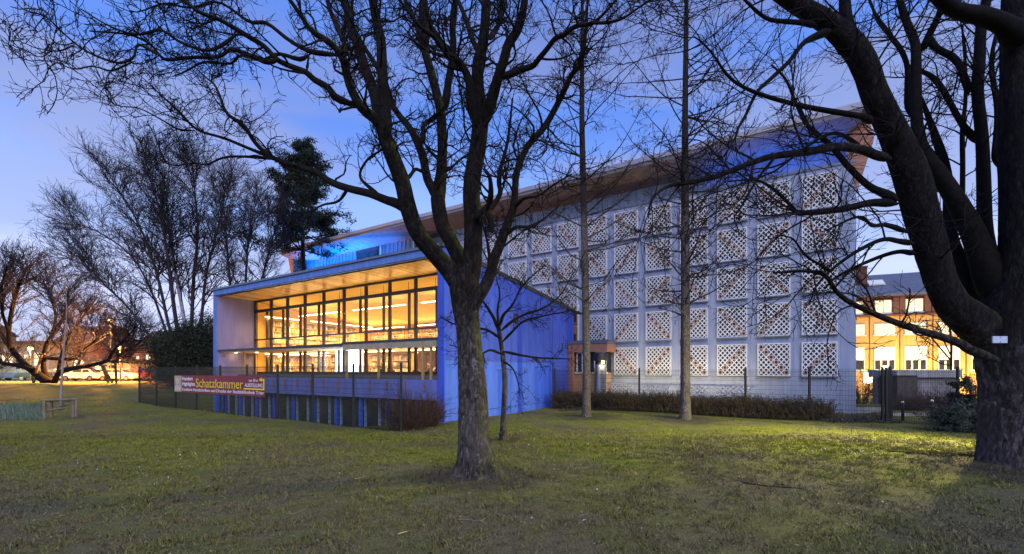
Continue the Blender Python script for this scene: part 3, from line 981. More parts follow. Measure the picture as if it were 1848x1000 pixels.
# roof with the wide eave
m = MB(); m.prism([(-1.15, 13.52), (14, 14.9), (14, 15.2), (-1.15, 13.80)], 'x', -ST_L - .6, .45); m.build('roof', MT['zinc'], tall)
m = MB(); m.box(-ST_L - .62, .47, -1.2, -1.14, 13.60, 13.86); m.build('roof_edge', MT['roof_edge'], tall)
eb = MB(); eb.prism([(-1.14, 13.40), (1.1, 12.94), (1.1, 13.04), (-1.14, 13.51)], 'x', 0, 1.12)
e0 = eb.build('eave_board', MT['roof_soffit'], tall, loc=(-ST_L - .4, 0, 0))
for k in range(1, 41):
    copy_of(e0, tall, (-ST_L - .4 + k * 1.13, 0, 0))
# flared terracotta end under the roof tip
zz = np.linspace(10.45, 13.4, 12)
def fl(z): return float(np.interp(z, (10.45, 12.5, 13.4), (0.03, .68, .50)))
def fr_(z): return float(np.interp(z, (10.45, 11.9, 13.4), (.0, -.31, -.31)))
for a_, b_ in zip(zz[:-1], zz[1:]):
    b2 = b_ - .018
    m = MB(); m.prism([(max(fr_(a_), -.31) + .004, a_), (fl(a_), a_), (fl(b2), b2), (fr_(b2) + .004, b2)], 'y', -.03, 12)
    m.build('terracotta_board', MT['terracotta'], tall)
# flare at the far end
m = MB(); m.prism([(-ST_L - .02, 10.4), (-ST_L - .02, 13.4), (-ST_L - .9, 13.4)], 'y', -.03, 12); m.build('terracotta_flare', MT['terracotta'], tall)
# blue light lines behind the parapet, as seen at both ends
bluem = M_emit('blue_led', (.02, .12, 1.0), 6)
cyanm = M_emit('azure_led', (.0, .32, 1.0), 8)
for x0, x1, e, mt, col in ((-6.6, -.5, 110, bluem, (.02, .17, 1)), (-44.8, -34.6, 950, cyanm, (.0, .20, 1)), (-34.0, -31.2, 90, cyanm, (.0, .2, 1))):
    m = MB(); m.box(x0, x1, .50, .56, WT + .13, WT + .17); m.build('light_strip', mt, tall)
    ld = bpy.data.lights.new('led_glow', 'AREA'); ld.shape = 'RECTANGLE'; ld.size = x1 - x0; ld.size_y = .12; ld.energy = e; ld.color = col
    lo = bpy.data.objects.new('led_glow', ld); link(lo, tall); lo.location = ((x0 + x1) / 2, .52, WT + .24); lo.rotation_euler = (PI + .5, 0, 0)
# porch between the two buildings
def wt(x, y, z=0):
    q = TC + EX * x + EN * y; return Vector((q[0], q[1], z))
porch = empty('entrance_porch', wt(0, 0, 0), ANG, 'terracotta entrance porch with white windows squeezed between blue wing and stack block', 'porch')
px0, px1 = -14.28, -11.85
m = MB(); m.box(px0, px1 - .15, -1.25, -.16, -.6, 1.62); m.build('orange_wall', MT['orange_board'], porch)
for k in range(8):
    m = MB(); m.box(px0, px1 - .14, -1.275, -1.252, -.3 + k * .235, -.08 + k * .235); m.build('board', MT['orange_board'], porch)
m = MB(); m.box(px0, px1 + .12, -1.55, -.16, 2.86, 3.36); m.build('fascia', MT['terracotta'], porch)
m = MB(); m.box(px0, px1 + .16, -1.6, -.16, 3.362, 3.56); m.build('roof_edge', MT['zinc'], porch)
m = MB(); m.box(-14.27, -13.95, -1.5, -.9, -.6, 2.86); m.build('corner_pier', MT['terracotta'], porch)
m = MB(); m.box(px0, px1 - .15, -1.0, -.17, 1.62, 2.86); m.build('lobby', MT['void'], porch)
for x0, x1 in ((-13.75, -13.1), (-12.6, -12.05)):
    m = MB(); m.box(x0, x1, -1.24, -1.22, 1.66, 2.78); f = m.build('window', MT['dark_glass'], porch)
    m = MB()
    for a_ in (x0 - .06, (x0 + x1) / 2 - .03, x1): m.box(a_, a_ + .06, -1.3, -1.0, 1.64, 2.79)
    m.box(x0, x1, -1.3, -1.0, 2.79, 2.85); m.box(x0 - .15, x1 + .15, -1.38, -1.0, 1.56, 1.64)
    m.build('frame', MT['white_paint'], f)

# lit light column by the entrance
q = Vector((.197 * 24.8, 24.8, 0))
col = empty('light_column', (q.x, q.y, gz(q.x, q.y)), 0, 'blue grey round light column with dark hood and yellow lamp behind the hedge', 'light column')
m = MB(); m.lathe([(.33, 0), (.31, .1), (.31, 2.35), (.31, 2.4)], 0, 0, 28); m.build('shaft', M_plain('column_blue_grey', (.16, .17, .24), .45, .15, 3, .05), col, True)
m = MB(); m.lathe([(.36, 2.62), (.37, 2.66), (.37, 3.0), (.34, 3.06)], 0, 0, 28); m.build('hood', MT['dark_metal'], col, True)
m = MB(); m.lathe([(.30, 2.41), (.30, 2.61)], 0, 0, 28); m.build('hood_neck', MT['dark_metal'], col, True)
m = MB(); m.lathe([(.02, 2.46), (.07, 2.48), (.07, 2.6)], .05, -.40, 12); m.build('lamp', M_emit('yellow_lamp', (1, .78, .25), 18), col, True)
ld = bpy.data.lights.new('column_glow', 'POINT'); ld.energy = 26; ld.color = (1, .82, .35); ld.shadow_soft_size = .06
lo = bpy.data.objects.new('column_glow', ld); link(lo, col); lo.location = (.06, -.50, 2.38)
# white lattice parapet, lit from the light well behind the hedge
par = empty('lattice_parapet', wt(-11.7, -2.3, 0), ANG, 'low white lattice parapet glowing yellow behind the clipped hedge', 'parapet')
nseg = 4
seg = MB(); W, H = 1.9, .62
for k in range(9):
    for s_ in (1, -1):
        xa, xb = k * W / 8, k * W / 8 + s_ * H
        if xb < -.01 or xb > W + .01: continue
        seg.hexa([(xa - .03, -.03, .02), (xa + .03, -.03, .02), (xa + .03, .02, .02), (xa - .03, .02, .02), (xb - .03, -.03, H), (xb + .03, -.03, H), (xb + .03, .02, H), (xb - .03, .02, H)])
s0 = None
for k in range(nseg):
    if s0 is None:
        s0 = seg.build('lattice_screen', MT['lattice'], par)
        s0.location = (0, 0, .35)
    else: copy_of(s0, par, (k * 1.92, 0, .35))
m = MB(); m.box(-.05, nseg * 1.92, -.06, .06, .97, 1.05); m.build('coping', MT['lattice'], par)
m = MB(); m.box(-.05, nseg * 1.92, -.06, .06, -.5, .35); m.build('base_wall', MT['concrete'], par)
m = MB(); m.box(.2, nseg * 1.92 - .2, .95, 1.0, .05, .1); m.build('light_strip', M_emit('warm_well_tube', (1, .85, .45), 14), par)
ld = bpy.data.lights.new('well_glow', 'AREA'); ld.shape = 'RECTANGLE'; ld.size = nseg * 1.9; ld.size_y = .3; ld.energy = 170; ld.color = (1, .82, .42)
lo = bpy.data.objects.new('well_glow', ld); link(lo, par); lo.location = (nseg * .96, .9, .22); lo.rotation_euler = (PI, 0, 0)

# ------------------------------------------------------------------ fences
def fence(name, pts, H, label, spacing=2.5):
    root = empty(name, (pts[0][0], pts[0][1], 0), 0, label, 'fence')
    o0 = Vector((pts[0][0], pts[0][1], 0))
    stations = []
    for a_, b_ in zip(pts[:-1], pts[1:]):
        a_, b_ = Vector((a_[0], a_[1], 0)), Vector((b_[0], b_[1], 0))
        n = max(1, round((b_ - a_).length / spacing))
        stations += [a_.lerp(b_, k / n) for k in range(n)]
    stations.append(Vector((pts[-1][0], pts[-1][1], 0)))
    for i, q in enumerate(stations):
        z0 = gz(q.x, q.y) - .1
        m = MB(); d = q - o0
        m.box(d.x - .035, d.x + .035, d.y - .035, d.y + .035, z0, H + .06)
        m.box(d.x - .04, d.x + .04, d.y - .04, d.y + .04, H + .061, H + .075)
        m.build('post', MT['fence'], root)
        if i + 1 < len(stations):
            q2 = stations[i + 1]
            e = (q2 - q); L = e.length; e.normalize(); nrm = Vector((-e.y, e.x, 0))
            m = MB()
            zb = min(gz(q.x, q.y), gz(q2.x, q2.y)) + .05
            def bar(p0, p1, r_):
                dd = (p1 - p0).normalized()
                s1 = Vector((0, 0, 1)) if abs(dd.z) < .5 else e
                s2 = dd.cross(s1).normalized()
                cs = [s1 * r_ + s2 * r_, s1 * r_ - s2 * r_, -s1 * r_ - s2 * r_, -s1 * r_ + s2 * r_]
                m.poly([p0 + c for c in cs] + [p1 + c for c in cs], [(0, 1, 5, 4), (1, 2, 6, 5), (2, 3, 7, 6), (3, 0, 4, 7)])
            z = zb
            while z <= H + .001:
                for sd in (-.012, .012):
                    p0 = d + e * .03 + nrm * sd; p1 = d + e * (L - .03) + nrm * sd
                    p0.z = p1.z = z
                    bar(p0, p1, .0045)
                z += .2
            nv = int(L / .05)
            for k in range(1, nv):
                p0 = d + e * (L * k / nv); p1 = p0.copy(); p0.z = zb - .03; p1.z = H
                bar(p0, p1, .0044)
            m.build('wire_panel', MT['fence'], root)
    return root
YF = -2.76
def pf(x): q = P_low(x, YF); return (q[0], q[1])
fA = pf(.52)
fA_left = pf(-22.0)
fence('wire_mesh_fence', [fA_left, fA], 1.92, 'dark wire mesh fence with slim posts in front of the blue library wing')
# right hand fence from the blue wall along the stack block
qw = P_low(.1, 9.55)
a0 = P_low(.9, 9.55); a1 = TC + EX * .55 + EN * (-3.45)
fence('wire_mesh_fence', [(qw[0], qw[1]), (a1[0], a1[1])], 1.80, 'dark wire mesh fence behind the clipped hedge before the lattice facade', 2.3)
g0 = a1; g1 = TC + EX * 2.75 + EN * (-3.45)
fence('wire_mesh_fence', [(g0[0] + .1, g0[1] - .05), (g1[0], g1[1])], 1.80, 'short wire mesh fence beside the open gate right of the stack block', 2.3)
# open gate leaf with diagonal-looking bars, seen almost edge on
gp = at(1606, 760, 19.2)
gate = empty('metal_gate', (gp.x, gp.y, gz(gp.x, gp.y)), math.atan2(1, .86), 'open steel gate leaf with horizontal bars next to the short fence', 'gate')
m = MB(); m.box(-.06, .06, -.06, .06, -.1, 2.25); m.build('gate_post', MT['fence'], gate)
m = MB(); m.box(1.25, 1.38, -.07, .07, -.1, 1.95); m.build('gate_post', MT['fence'], gate)
m = MB(); m.box(.1, .15, -.025, .025, .1, 2.1); m.box(1.1, 1.15, -.025, .025, .1, 2.1); m.box(.15, 1.1, -.025, .025, 2.05, 2.1); m.box(.15, 1.1, -.025, .025, .1, .15); m.build('leaf_frame', MT['fence'], gate)
for k in range(10):
    m = MB(); m.box(.15, 1.1, -.03, .03, .24 + k * .185, .29 + k * .185); m.build('gate_bar', M_plain('worn_gate_bar', (.20, .15, .11), .6) if k == 0 else bpy.data.materials['worn_gate_bar'], gate)

# ------------------------------------------------------------------ banner on the front fence
def s_of(u):     # local x on the fence plane for a photo column (measured once from the perspective)
    r_ = (u - CX) / F
    Y = (np.dot(C0, EN) + YF) / (r_ * EN[0] + EN[1])
    return (r_ * Y - C0[0]) * EX[0] + (Y - C0[1]) * EX[1]
bx0, bx1 = s_of(318), s_of(481)
BL = bx1 - bx0
bq = P_low(bx0, YF - .05)
banner = empty('exhibition_banner', (bq[0], bq[1], .56), ANG, 'dark red exhibition banner with yellow lettering tied to the wire fence', 'banner')
bh = .92
nx_ = 40
m = MB()
for i in range(nx_):
    xa, xb = BL * i / nx_, BL * (i + 1) / nx_
    f_ = lambda x: -.012 + .010 * math.sin(x * 2.1) + .006 * math.sin(x * 5.3)
    m.hexa([(xa, f_(xa), 0), (xb, f_(xb), 0), (xb, f_(xb) + .004, 0), (xa, f_(xa) + .004, 0), (xa, f_(xa), bh), (xb, f_(xb), bh), (xb, f_(xb) + .004, bh), (xa, f_(xa) + .004, bh)])
m.build('sheet', M_plain('dark_red_vinyl', (.20, .018, .032), .55, .12, 2, .1, 0, 15), banner)
MT['ink_y'] = M_plain('yellow_print', (.85, .60, .04), .6, .04, 3, 0)
MT['ink_w'] = M_plain('white_print', (.80, .70, .72), .6, .04, 3, 0)
def text(txt, x, z, h, width, mat, bold=0.0, serif=False):
    cu = bpy.data.curves.new('lettering', 'FONT'); cu.body = txt; cu.size = 1; cu.offset = bold; cu.extrude = .001
    o = bpy.data.objects.new('lettering', cu); link(o)
    dg = bpy.context.evaluated_depsgraph_get()
    me = bpy.data.meshes.new_from_object(o.evaluated_get(dg))
    bpy.data.objects.remove(o)
    n = len(me.vertices); co = np.empty(n * 3, np.float32); me.vertices.foreach_get('co', co); co = co.reshape(-1, 3)
    x0, x1 = co[:, 0].min(), co[:, 0].max()
    nc = np.empty_like(co)
    nc[:, 0] = x + (co[:, 0] - x0) / (x1 - x0) * width
    nc[:, 2] = z + co[:, 1] * h / .72
    nc[:, 1] = -.034 - co[:, 2] * 2
    me.vertices.foreach_set('co', nc.ravel()); me.update()
    me.materials.clear(); me.materials.append(mat)
    o = bpy.data.objects.new('lettering', me); link(o, banner)
    return o
def bs(zx): return s_of(280 + zx / 7.7) - bx0
text('Hundert', bs(402), .66, .19, bs(548) - bs(402), MT['ink_w'], .02)
text('Highlights', bs(402), .38, .19, bs(578) - bs(402), MT['ink_w'], .02)
# Schatzkammer: serif letters - each glyph gets feet and head serifs
W0, W1 = bs(592), bs(1250)
ok = text('Schatzkammer', W0, .33, .45, W1 - W0, MT['ink_y'], -.004)
me = ok.data
co = np.array([v.co[:] for v in me.vertices])
m = MB()
# stems found where glyph outline meets the base line: put a thin serif under each
base = co[np.abs(co[:, 2] - .33) < .012][:, 0]
base = np.sort(base)
if len(base):
    grp = [[base[0]]]
    for b_ in base[1:]:
        if b_ - grp[-1][-1] < .09: grp[-1].append(b_)
        else: grp.append([b_])
    for g_ in grp:
        a_, b_ = g_[0], g_[-1]
        m.box(a_ - .03, b_ + .03, -.038, -.033, .322, .342)
m.build('serifs', MT['ink_y'], banner, kind='stuff')
text('nur 30 m', bs(1330), .66, .13, bs(1455) - bs(1330), MT['ink_w'], .01)
text('AUSSTELLUNG', bs(1272), .42, .17, bs(1518) - bs(1272), MT['ink_w'], .012)
text('Kostbare Handschriften und Drucke der Stadtbibliothek Trier', bs(402), .10, .16, bs(1540) - bs(402), MT['ink_w'], .008)
m = MB()
xr = bs(1545); xl_ = bs(1255)
m.box(xl_, xr, -.038, -.030, .30, .36); m.box(xr - .09, xr, -.038, -.030, .361, .80)
m.box(bs(1492), xr - .091, -.038, -.030, .72, .79)
m.poly([(bs(1468), -.034, .755), (bs(1505), -.034, .66), (bs(1505), -.034, .86)], [(0, 1, 2)])
m.poly([(bs(1505), -.034, .66), (bs(1512), -.034, .72), (bs(1512), -.034, .79), (bs(1505), -.034, .86)], [(0, 1, 2, 3)])
m.build('arrow', MT['ink_y'], banner)
# small framed picture printed at the left edge: parchment with pale ornament
m = MB(); m.box(.02, bs(392), -.034, -.026, .03, bh - .03); pic = m.build('picture_print', M_plain('parchment_print', (.42, .30, .20), .6, .35, 9, 0), banner)
m2 = MB()
for k in range(5): m2.box(.08, bs(392) - .08 - .05 * (k % 2), -.036, -.0345, .10 + k * .055, .125 + k * .055)
for a_ in range(8):
    an = a_ * PI / 4
    m2.box(bs(345) - .11 + .16 * math.cos(an), bs(345) - .03 + .16 * math.cos(an), -.036, -.0345, .58 + .13 * math.sin(an), .63 + .13 * math.sin(an))
m2.build('picture_ornament', M_plain('pale_ornament', (.62, .58, .55), .6), pic)
for x, z in ((.05, bh - .03), (BL - .05, bh - .03), (BL * .5, bh - .02), (.05, .03), (BL - .05, .03)):
    m = MB(); m.tube([(x, -.02, z), (x, .06, z + .03)], .01, 5); m.build('tie', MT['dark_metal'], banner)

# ------------------------------------------------------------------ tree kit
def unit(v):
    return v / np.maximum(np.linalg.norm(v, axis=-1, keepdims=True), 1e-9)

def catmull(P, n):
    """resample control rows (k, d) to n rows through a smooth curve"""
    P = np.asarray(P, float)
    k = len(P)
    Q = np.vstack([2 * P[0] - P[1], P, 2 * P[-1] - P[-2]])
    t = np.linspace(0, k - 1, n)
    i = np.minimum(t.astype(int), k - 2)
    f = (t - i)[:, None]
    p0, p1, p2, p3 = Q[i], Q[i + 1], Q[i + 2], Q[i + 3]
    return .5 * (2 * p1 + (p2 - p0) * f + (2 * p0 - 5 * p1 + 4 * p2 - p3) * f ** 2 + (3 * p1 - p0 - 3 * p2 + p3) * f ** 3)

def tubes(P, Rr, sides):
    """P (M,n,3), Rr (M,n) -> verts, quads"""
    M, n, _ = P.shape
    T = np.gradient(P, axis=1)
    T = unit(T)
    mean = unit(T.mean(1))
    ref = np.where(np.abs(mean[:, 2:3]) < .75, np.array([[0, 0, 1.]]), np.array([[1., 0, 0]]))[:, None, :]
    N = unit(np.cross(T, np.broadcast_to(ref, T.shape)))
    B = np.cross(T, N)
    a = np.arange(sides) * 2 * PI / sides
    V = P[:, :, None, :] + Rr[:, :, None, None] * (N[:, :, None, :] * np.cos(a)[None, None, :, None] + B[:, :, None, :] * np.sin(a)[None, None, :, None])
    base = (np.arange(M) * n * sides)[:, None, None]
    i = (np.arange(n - 1) * sides)[None, :, None]
    k = np.arange(sides)[None, None, :]
    k2 = (k + 1) % sides
    q = np.stack([base + i + k, base + i + k2, base + i + sides + k2, base + i + sides + k], -1)
    return V.reshape(-1, 3), q.reshape(-1, 4)

def spawn(P, Rr, counts, L, n=5, ang=(35, 70), up=.15, curl=.25, wob=.25, rmax=.02, rmin=.004, t0=.2, rf=.6, lt=.45, flat=0.0, r_=None):
    """children on each parent polyline"""
    r_ = r_ or rng
    M, m, _ = P.shape
    counts = np.asarray(np.broadcast_to(counts, (M,))).astype(int)
    idx = np.repeat(np.arange(M), counts)
    K = len(idx)
    t = t0 + (1 - t0) * r_.random(K) ** .85
    f = t * (m - 1); i = np.minimum(f.astype(int), m - 2); fr = (f - i)[:, None]
    p = P[idx, i] * (1 - fr) + P[idx, i + 1] * fr
    rp = Rr[idx, i] * (1 - fr[:, 0]) + Rr[idx, i + 1] * fr[:, 0]
    T = unit(P[idx, i + 1] - P[idx, i])
    rv = r_.normal(size=(K, 3)); rv[:, 2] *= (1 - flat)
    N = unit(rv - (rv * T).sum(1, keepdims=True) * T)
    a = np.radians(r_.uniform(ang[0], ang[1], K))[:, None]
    d = unit(np.cos(a) * T + np.sin(a) * N + np.array([0, 0, up]))
    ln = np.broadcast_to(L, (K,)) * (.45 + .8 * r_.random(K)) * (1 - lt * t)
    out = np.empty((K, n, 3)); out[:, 0] = p
    bend = r_.normal(size=(K, 3)) * wob
    for j in range(1, n):
        bend = bend * .3 + r_.normal(size=(K, 3)) * wob
        d = unit(d + bend + np.array([0, 0, curl / n]))
        p = p + d * (ln / (n - 1))[:, None]
        out[:, j] = p
    r0 = np.clip(rp * rf, rmin, rmax)
    rr = np.maximum(r0[:, None] * np.linspace(1, .35, n)[None, :], rmin * .75)
    return out, rr

def merge(parts):
    Vs, Qs, off = [], [], 0
    for V, Q in parts:
        Vs.append(V); Qs.append(Q + off); off += len(V)
    return np.vstack(Vs), np.vstack(Qs)

def limb_rows(row, Y0, Y1, n=26, wob=.0):
    """rows of (u, v, half-width px) read off a standing tree, laid out in depth from Y0 to Y1"""
    row = np.array(row, float)
    q = catmull(row, n)
    s = np.linspace(0, 1, n)
    Y = Y0 + (Y1 - Y0) * s
    P = np.stack([(q[:, 0] - CX) / F * Y, Y, EYE - (q[:, 1] - HY) / F * Y], 1)
    P[:, 1] += np.sin(s * 7 + row[0, 0]) * .12 * s
    if wob: P += rng.normal(0, wob, P.shape) * s[:, None]
    # a round stem seen off the axis covers more width than one straight ahead
    du, dv = np.gradient(q[:, 0]), np.gradient(q[:, 1])
    up_ = dv ** 2 / (du ** 2 + dv ** 2 + 1e-9)
    ct = 1 / np.sqrt(1 + ((q[:, 0] - CX) / F) ** 2)
    Rr = np.maximum(q[:, 2], .45) * Y / F * (up_ * ct + 1 - up_)
    return P, Rr

def big_tube(P, Rr, sides, lump=.06, flare=0., seed=1):
    """one limb with an uneven, slightly fluted bark surface"""
    r2 = np.random.default_rng(seed)
    V, Q = tubes(P[None], Rr[None], sides)
    n = len(P)
    V = V.reshape(n, sides, 3)
    C = P[:, None, :]
    a = np.arange(sides) * 2 * PI / sides
    ph = r2.uniform(0, 6, 6)
    s = np.linspace(0, 1, n)[:, None]
    k = 1 + lump * (np.sin(3 * a + ph[0] + s * 5) * .5 + np.sin(5 * a + ph[1] - s * 9) * .35 + np.sin(2 * a + ph[2] + 14 * s) * .5) + r2.normal(0, lump * .22, (n, sides))
    if flare:
        h = (P[:, 2] - P[0, 2])[:, None]
        k = k * (1 + flare * np.exp(-h / .28) * (.75 + .5 * np.cos(5 * a + ph[3]) + .3 * np.cos(3 * a + ph[4])))
    V = C + (V - C) * k[..., None]
    return V.reshape(-1, 3), Q

def shift(V, o):
    return V - np.array(o)

def make_traced_tree(name, base, label, cat, trunk, limbs, mats, twig_spec, trunk_sides=28, flare=.5, lump=.05, seed=3, group=None):
    r2 = np.random.default_rng(seed)
    o = (base[0], base[1], 0)
    root = empty(name, o, 0, label, cat, group)
    P, Rr = trunk
    V, Q = big_tube(P, Rr, trunk_sides, lump, flare, seed)
    np_mesh('trunk', shift(V, o), Q, mats[0], root)
    for k, lb in enumerate(limbs):
        P, Rr = lb[:2]
        thick = Rr[0] > .05
        prof = np.ones(len(Rr)); prof[:6] = (.30, .80, 1.12, 1.16, 1.10, 1.04) if not (len(lb) > 2) else (.45, .8, .97, 1, 1, 1)
        Rr = Rr * prof                                   # rounded root inside the parent, then the branch collar
        V, Q = big_tube(P, Rr, 14 if thick else 8, lump, 0, seed + k + 5)
        lo = np_mesh('limb', shift(V, o), Q, mats[1] if not (len(lb) > 2 and lb[2] == 'old') else mats[0], root)
        parts = twig_spec(P[None], Rr[None], r2)
        if parts:
            V, Q = merge([tubes(a, b, sd) for a, b, sd in parts])
            np_mesh('twigs', shift(V, o), Q, mats[2], lo, True, 'stuff')
    return root

def length(P):
    return float(np.linalg.norm(np.diff(P[0], axis=0), axis=1).sum())

